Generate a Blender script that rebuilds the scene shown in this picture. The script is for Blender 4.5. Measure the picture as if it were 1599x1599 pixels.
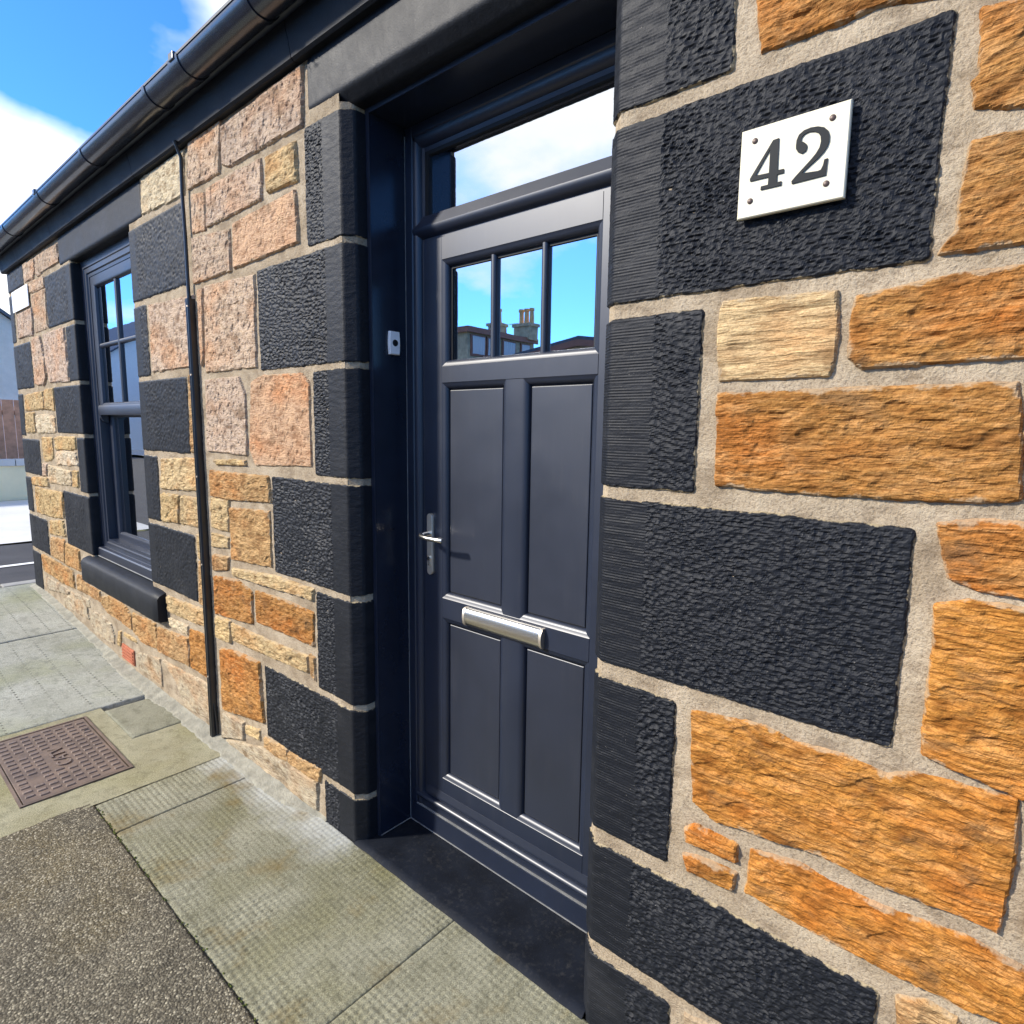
import bpy, bmesh, math, random
import numpy as np
from mathutils import Vector, Matrix, Euler

# ------------------------------------------------------------------ reset
for o in list(bpy.data.objects):
    bpy.data.objects.remove(o, do_unlink=True)
scene = bpy.context.scene
COL = scene.collection
rad = math.radians

# ------------------------------------------------------------------ camera
cam_data = bpy.data.cameras.new('camera')
cam = bpy.data.objects.new('camera', cam_data)
COL.objects.link(cam)
YAW, PITCH, ROLL = 0.7140586, 0.1360124, 0.0139050
def _cam_matrix():
    a, b, c = YAW, PITCH, ROLL
    Ra = np.array([[math.cos(a), 0, math.sin(a)], [0, 1, 0], [-math.sin(a), 0, math.cos(a)]])
    Rb = np.array([[1, 0, 0], [0, math.cos(b), -math.sin(b)], [0, math.sin(b), math.cos(b)]])
    Rc = np.array([[math.cos(c), -math.sin(c), 0], [math.sin(c), math.cos(c), 0], [0, 0, 1]])
    R = Rc @ Rb @ Ra
    def w(d):
        v = R.T @ np.array(d, float)
        return (v[0], v[2], -v[1])
    right, up, back = w((1, 0, 0)), w((0, -1, 0)), w((0, 0, -1))
    m = Matrix(((right[0], up[0], back[0], 0.0), (right[1], up[1], back[1], -1.3),
                (right[2], up[2], back[2], 1.66), (0, 0, 0, 1)))
    return m
cam.matrix_world = _cam_matrix()
cam_data.sensor_width = 36.0
cam_data.lens = 36.0 * 950.86 / 1599.0
cam_data.clip_start = 0.02
cam_data.clip_end = 2000
scene.camera = cam
scene.render.resolution_x = 1024
scene.render.resolution_y = 1024
scene.render.engine = 'CYCLES'
scene.cycles.max_bounces = 5
scene.cycles.diffuse_bounces = 2
scene.cycles.glossy_bounces = 3
scene.cycles.transparent_max_bounces = 5
scene.cycles.adaptive_threshold = 0.02
scene.cycles.sample_clamp_indirect = 6.0
scene.cycles.denoising_prefilter = 'ACCURATE'

# ------------------------------------------------------------------ sun and sky
SUN_TO = Vector((-0.86, -1.0, 0.82)).normalized()      # towards the sun
SUN_EL = math.asin(SUN_TO.z)
SUN_AZ = math.atan2(SUN_TO.x, SUN_TO.y)
sd = bpy.data.lights.new('sun', 'SUN')
sd.energy = 3.7
sd.angle = rad(4.0)
sd.color = (1.0, 0.94, 0.85)
sun = bpy.data.objects.new('sun', sd)
COL.objects.link(sun)
sun.location = SUN_TO * 60
sun.rotation_euler = SUN_TO.to_track_quat('Z', 'Y').to_euler()

scene.view_settings.view_transform = 'Standard'
scene.view_settings.look = 'None'
scene.view_settings.exposure = 0.95
scene.view_settings.gamma = 1.0
scene.view_settings.use_curve_mapping = False

world = bpy.data.worlds.new('World')
scene.world = world
world.use_nodes = True
wt = world.node_tree
wt.nodes.clear()

class NT:
    """tiny helper to write node graphs"""
    def __init__(self, tree):
        self.t = tree
    def __call__(self, typ, props=None, **ins):
        n = self.t.nodes.new('ShaderNode' + typ)
        for k, v in (props or {}).items():
            setattr(n, k, v)
        for k, v in ins.items():
            key = k.replace('_', ' ')
            s = None
            if k.startswith('i') and k[1:].isdigit():
                s = n.inputs[int(k[1:])]
            else:
                s = n.inputs[key]
            if hasattr(v, 'is_linked') or isinstance(v, bpy.types.NodeSocket):
                self.t.links.new(v, s)
            else:
                s.default_value = v
        return n
    def mixc(self, fac, a, b, mode='MIX'):
        n = self.t.nodes.new('ShaderNodeMix')
        n.data_type = 'RGBA'
        n.blend_type = mode
        for s, v in ((n.inputs[0], fac), (n.inputs[6], a), (n.inputs[7], b)):
            if isinstance(v, bpy.types.NodeSocket):
                self.t.links.new(v, s)
            else:
                s.default_value = v if not isinstance(v, tuple) or len(v) == 4 else (*v, 1.0)
        return n.outputs[2]
    def math(self, op, a, b=None, clamp=False):
        n = self.t.nodes.new('ShaderNodeMath')
        n.operation = op
        n.use_clamp = clamp
        for i, v in enumerate((a, b)):
            if v is None:
                continue
            if isinstance(v, bpy.types.NodeSocket):
                self.t.links.new(v, n.inputs[i])
            else:
                n.inputs[i].default_value = v
        return n.outputs[0]
    def ramp(self, fac, stops):
        n = self.t.nodes.new('ShaderNodeValToRGB')
        el = n.color_ramp.elements
        while len(el) < len(stops):
            el.new(0.5)
        for e, (p, c) in zip(el, stops):
            e.position = p
            e.color = (c, c, c, 1) if not isinstance(c, tuple) else (*c, 1)
        self.t.links.new(fac, n.inputs[0])
        return n.outputs[0]
    def noise(self, vec, scale, detail=4, rough=0.55, out=0):
        n = self('TexNoise', {}, Vector=vec, Scale=scale, Detail=detail, Roughness=rough)
        return n.outputs[out]
    def scaled(self, vec, s, loc=(0, 0, 0)):
        n = self('Mapping', {}, Vector=vec, Scale=s, Location=loc)
        return n.outputs[0]
    def link(self, a, b):
        self.t.links.new(a, b)

def build_world():
    n = NT(wt)
    out = n('OutputWorld')
    bg = n('Background', Strength=0.15)
    sky = n('TexSky', {'sky_type': 'NISHITA', 'sun_disc': False, 'sun_elevation': SUN_EL,
                       'sun_rotation': SUN_AZ, 'air_density': 1.0, 'dust_density': 0.1, 'ozone_density': 5.0})
    tc = n('TexCoord')
    gen = tc.outputs['Generated']
    # cumulus: noise on a flattened dome
    sep = n('SeparateXYZ', {}, Vector=gen)
    h = n.math('ADD', sep.outputs[2], 0.28)
    h = n.math('MAXIMUM', h, 0.05)
    px = n.math('DIVIDE', sep.outputs[0], h)
    py = n.math('DIVIDE', sep.outputs[1], h)
    cv = n('CombineXYZ', {}, X=px, Y=py, Z=0.35)
    big = n.noise(n.scaled(cv.outputs[0], (1, 1, 1), (2.6, 0.55, 0.0)), 1.15, 7, 0.52)
    # a few cloud banks and clear gaps where the sky in view (and its mirror in the glass) shows them
    tot = big
    for cdir, ang, wgt in (((-0.915, 0.20, 0.345), 9, 0.17), ((-0.80, 0.36, 0.48), 7, 0.10), ((-0.55, -0.72, 0.41), 12, 0.30),
                           ((-0.62, -0.75, 0.205), 14, -0.30), ((-0.858, 0.235, 0.455), 7, -0.18), ((-0.70, -0.64, 0.33), 4, -0.05)):
        cdn = Vector(cdir).normalized()
        dt = n('VectorMath', {'operation': 'DOT_PRODUCT'}, i0=gen, i1=tuple(cdn)).outputs['Value']
        mr = n('MapRange', {'interpolation_type': 'SMOOTHSTEP'}, Value=dt, i1=math.cos(rad(ang * 1.5)), i2=math.cos(rad(ang * 0.3)), i3=0.0, i4=wgt)
        tot = n.math('ADD', tot, mr.outputs[0])
    cl = n.ramp(tot, [(0.0, 0.0), (0.50, 0.0), (0.64, 1.0), (1.0, 1.0)])
    up = n.ramp(sep.outputs[2], [(0.0, 0.0), (0.02, 1.0), (1.0, 1.0)])
    fac = n.math('MULTIPLY', cl, up)
    shade = n.noise(n.scaled(cv.outputs[0], (1, 1, 1), (2.7, 0.5, 0.1)), 2.3, 5, 0.55)
    white = n.mixc(shade, (4.3, 4.6, 5.1), (6.6, 6.6, 6.5))
    blue = n.mixc(1.0, sky.outputs[0], (0.38, 0.76, 1.22), 'MULTIPLY')
    col = n.mixc(fac, blue, white)
    n.link(col, bg.inputs[0])
    n.link(bg.outputs[0], out.inputs[0])
build_world()

# ------------------------------------------------------------------ numpy noise
def _hash(ix, iy, seed):
    h = (ix.astype(np.int64) * 374761393 + iy.astype(np.int64) * 668265263 + int(seed) * 974634777) & 0xFFFFFFFF
    h = ((h ^ (h >> 13)) * 1274126177) & 0xFFFFFFFF
    h = (h ^ (h >> 16)) & 0xFFFF
    return h.astype(np.float32) * np.float32(2 * math.pi / 65536.0)
def perlin(x, y, seed=0):
    x = np.asarray(x, np.float32); y = np.asarray(y, np.float32)
    fx, fy = np.floor(x), np.floor(y)
    ix, iy = fx.astype(np.int64), fy.astype(np.int64)
    dx, dy = x - fx, y - fy
    u = dx * dx * dx * (dx * (dx * 6 - 15) + 10)
    v = dy * dy * dy * (dy * (dy * 6 - 15) + 10)
    def g(ox, oy):
        a = _hash(ix + ox, iy + oy, seed)
        return np.cos(a) * (dx - ox) + np.sin(a) * (dy - oy)
    n0 = g(0, 0) * (1 - u) + g(1, 0) * u
    n1 = g(0, 1) * (1 - u) + g(1, 1) * u
    return (n0 * (1 - v) + n1 * v) * 1.5
def fbm(x, y, seed=0, octaves=4, gain=0.5):
    t = 0; a = 1.0; s = 0
    for i in range(octaves):
        t = t + a * perlin(x, y, seed + i * 17); s += a
        x = x * 2.03 + 3.1; y = y * 2.03 + 1.7; a *= gain
    return t / s
def smooth(a, b, x):
    t = np.clip((x - a) / (b - a), 0, 1)
    return t * t * (3 - 2 * t)
def poly_sdf(px, pz, poly):
    """signed distance, positive inside"""
    d = np.full(px.shape, 1e9, np.float32)
    inside = np.zeros(px.shape, bool)
    n = len(poly)
    for i in range(n):
        ax, az = poly[i]; bx, bz = poly[(i + 1) % n]
        ex, ez = bx - ax, bz - az
        t = np.clip(((px - ax) * ex + (pz - az) * ez) / (ex * ex + ez * ez + 1e-12), 0, 1)
        d = np.minimum(d, np.hypot(px - ax - t * ex, pz - az - t * ez))
        c = ((az > pz) != (bz > pz)) & (px < (bx - ax) * (pz - az) / (bz - az + 1e-12) + ax)
        inside ^= c
    return np.where(inside, d, -d)

# ------------------------------------------------------------------ object helpers
def put(o, parent=None, label=None, cat=None, group=None, kind=None):
    COL.objects.link(o)
    if parent is not None:
        o.parent = parent
        bpy.context.view_layer.update() if False else None
    if label: o['label'] = label
    if cat: o['category'] = cat
    if group: o['group'] = group
    if kind: o['kind'] = kind
    return o
def empty(name, loc, label, cat, group=None):
    o = bpy.data.objects.new(name, None)
    o.location = loc
    o.empty_display_size = 0.2
    return put(o, None, label, cat, group)
def wloc(o):
    p = Vector(o.location)
    q = o.parent
    while q is not None:
        p = p + Vector(q.location); q = q.parent
    return p
def mesh_np(name, verts, faces, mat, parent=None, origin=None, sm=True, attr=None, **tags):
    """verts (n,3) world, faces (m,4) or (m,3) int arrays; object origin at 'origin' (world)"""
    verts = np.asarray(verts, np.float32); faces = np.asarray(faces, np.int32)
    if origin is None:
        origin = (verts.min(0) + verts.max(0)) / 2
        origin[2] = verts[:, 2].min()
    origin = np.asarray(origin, np.float32)
    k = faces.shape[1]
    me = bpy.data.meshes.new(name)
    me.vertices.add(len(verts))
    me.vertices.foreach_set('co', (verts - origin).ravel())
    me.loops.add(faces.size)
    me.loops.foreach_set('vertex_index', faces.ravel())
    me.polygons.add(len(faces))
    me.polygons.foreach_set('loop_start', np.arange(0, faces.size, k, dtype=np.int32))
    me.polygons.foreach_set('loop_total', np.full(len(faces), k, np.int32))
    me.polygons.foreach_set('use_smooth', np.full(len(faces), sm, bool))
    if attr is not None:
        for an, av in attr.items():
            a = me.attributes.new(an, 'FLOAT', 'POINT')
            a.data.foreach_set('value', np.asarray(av, np.float32).ravel())
    me.update(calc_edges=True)
    me.materials.append(mat)
    o = bpy.data.objects.new(name, me)
    base = wloc(parent) if parent is not None else Vector((0, 0, 0))
    o.location = Vector([float(v) for v in origin]) - base
    return put(o, parent, **tags)
def grid_obj(name, P, keep, mat, parent=None, attr=None, **tags):
    """P (nu,nv,3) points, keep (nu-1,nv-1) cell mask"""
    nu, nv = P.shape[:2]
    idx = np.arange(nu * nv).reshape(nu, nv)
    f = np.stack([idx[:-1, :-1], idx[1:, :-1], idx[1:, 1:], idx[:-1, 1:]], -1)
    f = f[keep] if keep is not None else f.reshape(-1, 4)
    used = np.unique(f)
    remap = np.zeros(nu * nv, np.int32); remap[used] = np.arange(len(used))
    at = {k: v.reshape(-1)[used] for k, v in (attr or {}).items()}
    return mesh_np(name, P.reshape(-1, 3)[used], remap[f], mat, parent, attr=at, **tags)

class MB:
    """collects polygons into one mesh"""
    def __init__(self):
        self.v = []; self.f = []
    def add(self, vs, fs):
        b = len(self.v)
        self.v += [tuple(p) for p in vs]
        self.f += [tuple(i + b for i in q) for q in fs]
        return self
    def box(self, x0, x1, y0, y1, z0, z1):
        return self.add([(x0, y0, z0), (x1, y0, z0), (x1, y1, z0), (x0, y1, z0), (x0, y0, z1), (x1, y0, z1), (x1, y1, z1), (x0, y1, z1)],
                        [(0, 3, 2, 1), (4, 5, 6, 7), (0, 1, 5, 4), (1, 2, 6, 5), (2, 3, 7, 6), (3, 0, 4, 7)])
    def bar(self, x0, x1, z0, z1, prof, sides=(1, 1, 1, 1)):
        """front-facing (-y) rectangle with a moulded edge; prof = [(inset, y)...] from the outer edge to the face;
        sides = left, right, bottom, top: 0 keeps that edge square"""
        L = []
        for ins, y in prof:
            a, b, c, d = [ins * s for s in sides]
            L.append([(x0 + a, y, z0 + c), (x1 - b, y, z0 + c), (x1 - b, y, z1 - d), (x0 + a, y, z1 - d)])
        vs = [p for l in L for p in l]; fs = []
        for i in range(len(L) - 1):
            for j in range(4):
                k = (j + 1) % 4
                fs.append((i * 4 + j, i * 4 + k, i * 4 + 4 + k, i * 4 + 4 + j))
        m = (len(L) - 1) * 4
        fs.append((m, m + 1, m + 2, m + 3))
        return self.add(vs, fs)
    def extrude(self, prof, x0, x1, close=True, caps=True):
        """profile [(y,z)...] extruded along x"""
        n = len(prof)
        vs = [(x0, y, z) for y, z in prof] + [(x1, y, z) for y, z in prof]
        fs = [(i, (i + 1) % n, n + (i + 1) % n, n + i) for i in range(n if close else n - 1)]
        if close and caps:
            fs += [tuple(range(n))[::-1], tuple(range(n, 2 * n))]
        return self.add(vs, fs)
    def tube(self, pts, r, seg=10, cap=True):
        rings = []
        pts = [Vector(p) for p in pts]
        rs = r if isinstance(r, (list, tuple)) else [r] * len(pts)
        up = None
        for i, p in enumerate(pts):
            t = (pts[min(i + 1, len(pts) - 1)] - pts[max(i - 1, 0)]).normalized()
            if up is None:
                up = Vector((0, 0, 1)) if abs(t.z) < 0.9 else Vector((0, 1, 0))
            a = t.cross(up).normalized(); b = a.cross(t).normalized(); up = b
            rings.append([p + (a * math.cos(q) + b * math.sin(q)) * rs[i] for q in [2 * math.pi * k / seg for k in range(seg)]])
        vs = [p for l in rings for p in l]; fs = []
        for i in range(len(rings) - 1):
            for j in range(seg):
                k = (j + 1) % seg
                fs.append((i * seg + j, i * seg + k, i * seg + seg + k, i * seg + seg + j))
        if cap:
            fs += [tuple(range(seg))[::-1], tuple(range((len(rings) - 1) * seg, len(rings) * seg))]
        return self.add(vs, fs)
    def build(self, name, mat, parent=None, bevel=0.0, smooth_angle=None, seg=2, origin=None, **tags):
        vs = np.array(self.v, float)
        if origin is None:
            origin = (vs.min(0) + vs.max(0)) / 2; origin[2] = vs[:, 2].min()
        me = bpy.data.meshes.new(name)
        me.from_pydata([tuple(p) for p in (vs - np.array(origin))], [], self.f)
        bm = bmesh.new(); bm.from_mesh(me)
        bmesh.ops.recalc_face_normals(bm, faces=bm.faces)
        if bevel > 0:
            bmesh.ops.remove_doubles(bm, verts=bm.verts, dist=1e-5)
            es = [e for e in bm.edges if len(e.link_faces) == 2 and e.calc_face_angle(0) > 0.5]
            bmesh.ops.bevel(bm, geom=es, offset=bevel, segments=seg, affect='EDGES', profile=0.6)
        bm.to_mesh(me); bm.free()
        if smooth_angle:
            me.polygons.foreach_set('use_smooth', np.ones(len(me.polygons), bool))
            me.set_sharp_from_angle(angle=rad(smooth_angle))
        me.materials.append(mat)
        o = bpy.data.objects.new(name, me)
        base = wloc(parent) if parent is not None else Vector((0, 0, 0))
        o.location = Vector([float(q) for q in origin]) - base
        return put(o, parent, **tags)

# ------------------------------------------------------------------ materials
def new_mat(name):
    m = bpy.data.materials.new(name)
    m.use_nodes = True
    m.node_tree.nodes.clear()
    n = NT(m.node_tree)
    out = n('OutputMaterial')
    b = n('BsdfPrincipled')
    n.link(b.outputs[0], out.inputs[0])
    return m, n, b
def bump(n, b, h, strength, dist, prev=None):
    k = n('Bump', {}, Strength=strength, Distance=dist, Height=h)
    if prev is not None:
        n.link(prev.outputs[0], k.inputs['Normal'])
    n.link(k.outputs[0], b.inputs['Normal'])
    return k
def pos(n):
    return n('NewGeometry').outputs['Position']

def mat_sandstone():
    m, n, b = new_mat('sandstone')
    p = pos(n)
    oi = n('ObjectInfo')
    base = oi.outputs['Color']
    off = n.math('MULTIPLY', oi.outputs['Random'], 37.0)
    cv = n('CombineXYZ', {}, X=off, Y=off, Z=off)
    pv = n('VectorMath', {'operation': 'ADD'}, i0=p, i1=cv.outputs[0]).outputs[0]
    warp = n.noise(pv, 5.0, 3, 0.5, 1)
    wv = n('VectorMath', {'operation': 'MULTIPLY_ADD'}, i0=warp, i1=(0.06, 0.06, 0.05), i2=pv).outputs[0]
    bed = n.noise(n.scaled(wv, (15, 15, 58)), 1.0, 4, 0.66)
    blotch = n.noise(n.scaled(wv, (11, 11, 20)), 1.0, 3, 0.6)
    fine = n.noise(n.scaled(pv, (170, 170, 230)), 1.0, 3, 0.75)
    rust = n.noise(n.scaled(pv, (3.2, 3.2, 5)), 1.0, 2, 0.6)
    dark = n.mixc(1.0, base, (0.40, 0.31, 0.24), 'MULTIPLY')
    light = n.mixc(0.25, n.mixc(1.0, base, (1.45, 1.40, 1.30), 'MULTIPLY'), (0.55, 0.42, 0.25))
    lines = n.noise(n.scaled(wv, (26, 26, 300)), 1.0, 3, 0.65)
    rusty = n.mixc(1.0, base, (1.12, 0.72, 0.45), 'MULTIPLY')
    c = n.mixc(n.ramp(rust, [(0.0, 0), (0.48, 0), (0.68, 0.75), (1, 0.75)]), base, rusty)
    c = n.mixc(n.ramp(bed, [(0, 0.0), (0.46, 0.0), (0.72, 0.8), (1, 0.8)]), c, light)
    c = n.mixc(n.ramp(bed, [(0, 0.85), (0.28, 0.85), (0.44, 0.0), (1, 0)]), c, dark)
    c = n.mixc(n.ramp(blotch, [(0, 0.75), (0.33, 0.7), (0.46, 0.0), (1, 0)]), c, dark)
    c = n.mixc(n.ramp(fine, [(0, 0.5), (0.40, 0.4), (0.52, 0.0), (1, 0)]), c, dark)
    c = n.mixc(n.ramp(lines, [(0, 0.85), (0.38, 0.7), (0.50, 0.0), (1, 0)]), c, dark)
    soot = n.noise(n.scaled(pv, (9, 9, 14)), 1.0, 3, 0.7)
    c = n.mixc(n.ramp(soot, [(0, 0.0), (0.56, 0.0), (0.72, 0.55), (1, 0.55)]), c, (0.10, 0.065, 0.035))
    # mortar smeared over the arrises
    ed = n('Attribute', {'attribute_name': 'edge'}).outputs['Fac']
    sm = n.noise(pv, 17, 4, 0.65)
    e2 = n.math('ADD', ed, n.math('MULTIPLY', n.math('SUBTRACT', sm, 0.5), 1.9))
    c = n.mixc(n.ramp(e2, [(0, 0.6), (0.03, 0.4), (0.14, 0.0), (1, 0)]), c, (0.40, 0.31, 0.20))
    n.link(c, b.inputs['Base Color'])
    b.inputs['Roughness'].default_value = 0.92
    b.inputs['Specular IOR Level'].default_value = 0.15
    hgt = n.math('ADD', n.math('MULTIPLY', lines, 0.8), n.math('MULTIPLY', fine, 0.55))
    bump(n, b, hgt, 0.9, 0.005)
    return m

def mat_black_stone(ragged=True):
    m, n, b = new_mat('black_masonry_paint')
    p = pos(n)
    v = n.noise(p, 9, 4, 0.6)
    ed = n('Attribute', {'attribute_name': 'edge'}).outputs['Fac']
    e2 = n.math('ADD', ed, n.math('MULTIPLY', n.math('SUBTRACT', n.noise(p, 30, 5, 0.7), 0.5), 0.9))
    c = n.mixc(v, (0.0040, 0.0052, 0.0082), (0.0090, 0.0106, 0.0145))
    if ragged:
        c = n.mixc(n.ramp(e2, [(0, 0.95), (0.06, 0.85), (0.13, 0.0), (1, 0)]), c, (0.34, 0.27, 0.16))
    fd = n.noise(n.scaled(p, (3.5, 3.5, 5)), 1.0, 5, 0.65)
    c = n.mixc(n.ramp(fd, [(0, 0.0), (0.52, 0.0), (0.70, 0.6), (1, 0.6)]), c, (0.022, 0.023, 0.026))
    sp = n.noise(p, 260, 2, 0.5)
    c = n.mixc(n.ramp(sp, [(0, 0), (0.735, 0), (0.76, 0.7), (1, 0.7)]), c, (0.22, 0.2, 0.17))
    n.link(c, b.inputs['Base Color'])
    n.link(n.ramp(v, [(0, 0.46), (1, 0.68)]), b.inputs['Roughness'])
    b.inputs['Specular IOR Level'].default_value = 0.22
    bump(n, b, n.noise(p, 170, 4, 0.7), 0.45, 0.0025)
    return m

def mat_mortar():
    m, n, b = new_mat('lime_mortar')
    p = pos(n)
    a = n.noise(p, 6, 5, 0.6)
    f = n.noise(p, 130, 3, 0.75)
    c = n.mixc(n.ramp(a, [(0, 0), (0.35, 0), (0.65, 1), (1, 1)]), (0.285, 0.222, 0.148), (0.430, 0.350, 0.248))
    c = n.mixc(n.ramp(f, [(0, 0.75), (0.36, 0.5), (0.50, 0), (1, 0)]), c, (0.11, 0.078, 0.045))
    st = n.noise(n.scaled(p, (10, 10, 16)), 1.0, 4, 0.7)
    c = n.mixc(n.ramp(st, [(0, 0.8), (0.36, 0.65), (0.49, 0), (1, 0)]), c, (0.175, 0.130, 0.085))
    c = n.mixc(n.ramp(st, [(0, 0.0), (0.55, 0.0), (0.70, 0.6), (1, 0.6)]), c, (0.42, 0.35, 0.25))
    vo = n('TexVoronoi', {}, Vector=p, Scale=160.0)
    c = n.mixc(n.ramp(vo.outputs['Distance'], [(0, 0.55), (0.12, 0.3), (0.2, 0), (1, 0)]), c, (0.46, 0.40, 0.31))
    n.link(c, b.inputs['Base Color'])
    b.inputs['Roughness'].default_value = 0.95
    b.inputs['Specular IOR Level'].default_value = 0.1
    bump(n, b, n.math('ADD', f, n.math('MULTIPLY', st, 1.2)), 0.85, 0.005)
    return m

def mat_plain(name, col, rough, spec=0.4, metal=0.0, bscale=0, bstr=0.2, bdist=0.001, var=0.0, vscale=4.0, coat=0.0, dust=0.0):
    m, n, b = new_mat(name)
    p = pos(n)
    if var > 0:
        v = n.noise(p, vscale, 5, 0.6)
        lo = tuple(x * (1 - var) for x in col); hi = tuple(min(1, x * (1 + var)) for x in col)
        cc = n.mixc(n.ramp(v, [(0, 0), (0.3, 0), (0.7, 1), (1, 1)]), lo, hi)
        rr = n.ramp(v, [(0, max(0.02, rough * 0.8)), (1, min(1, rough * 1.2))])
        if dust > 0:
            # thin dust and dried rain: upright streaks, smudges and specks
            st = n.noise(n.scaled(p, (55, 55, 2.2)), 1.0, 4, 0.65)
            sm = n.noise(p, 6.5, 5, 0.7)
            sk = n.noise(p, 330, 2, 0.5)
            d1 = n.math('MULTIPLY', n.ramp(st, [(0, 0), (0.5, 0), (0.75, 1), (1, 1)]), n.ramp(sm, [(0, 0), (0.42, 0), (0.7, 1), (1, 1)]))
            d2 = n.ramp(sk, [(0, 0), (0.70, 0), (0.74, 1), (1, 1)])
            dd = n.math('MULTIPLY', n.math('MAXIMUM', d1, d2), dust)
            cc = n.mixc(dd, cc, (0.16, 0.15, 0.13))
            rr = n.math('ADD', rr, n.math('MULTIPLY', n.ramp(sm, [(0, 0), (1, 1)]), dust * 0.8))
        n.link(cc, b.inputs['Base Color'])
        n.link(rr, b.inputs['Roughness'])
    else:
        b.inputs['Base Color'].default_value = (*col, 1)
        b.inputs['Roughness'].default_value = rough
    b.inputs['Specular IOR Level'].default_value = spec
    b.inputs['Metallic'].default_value = metal
    b.inputs['Coat Weight'].default_value = coat
    if bscale:
        bump(n, b, n.noise(p, bscale, 4, 0.6), bstr, bdist)
    return m

def mat_glass(name, refl=0.62, tint=(0.10, 0.11, 0.12)):
    """coated double glazing: a strong mirror over a dim see-through"""
    m = bpy.data.materials.new(name)
    m.use_nodes = True
    m.node_tree.nodes.clear()
    n = NT(m.node_tree)
    out = n('OutputMaterial')
    g = n('BsdfGlossy', {}, Color=(0.96, 0.98, 1.0, 1), Roughness=0.0)
    wob = n('Bump', {}, Strength=0.05, Distance=0.004, Height=n.noise(pos(n), 4.5, 2, 0.4))
    n.link(wob.outputs[0], g.inputs['Normal'])
    t = n('BsdfTransparent', {}, Color=(*tint, 1))
    lw = n('LayerWeight', {}, Blend=0.3)
    f = n.math('ADD', n.math('MULTIPLY', lw.outputs['Fresnel'], 0.35), refl, True)
    mx = n('MixShader', {}, Fac=f, i1=t.outputs[0], i2=g.outputs[0])
    n.link(mx.outputs[0], out.inputs[0])
    return m

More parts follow.
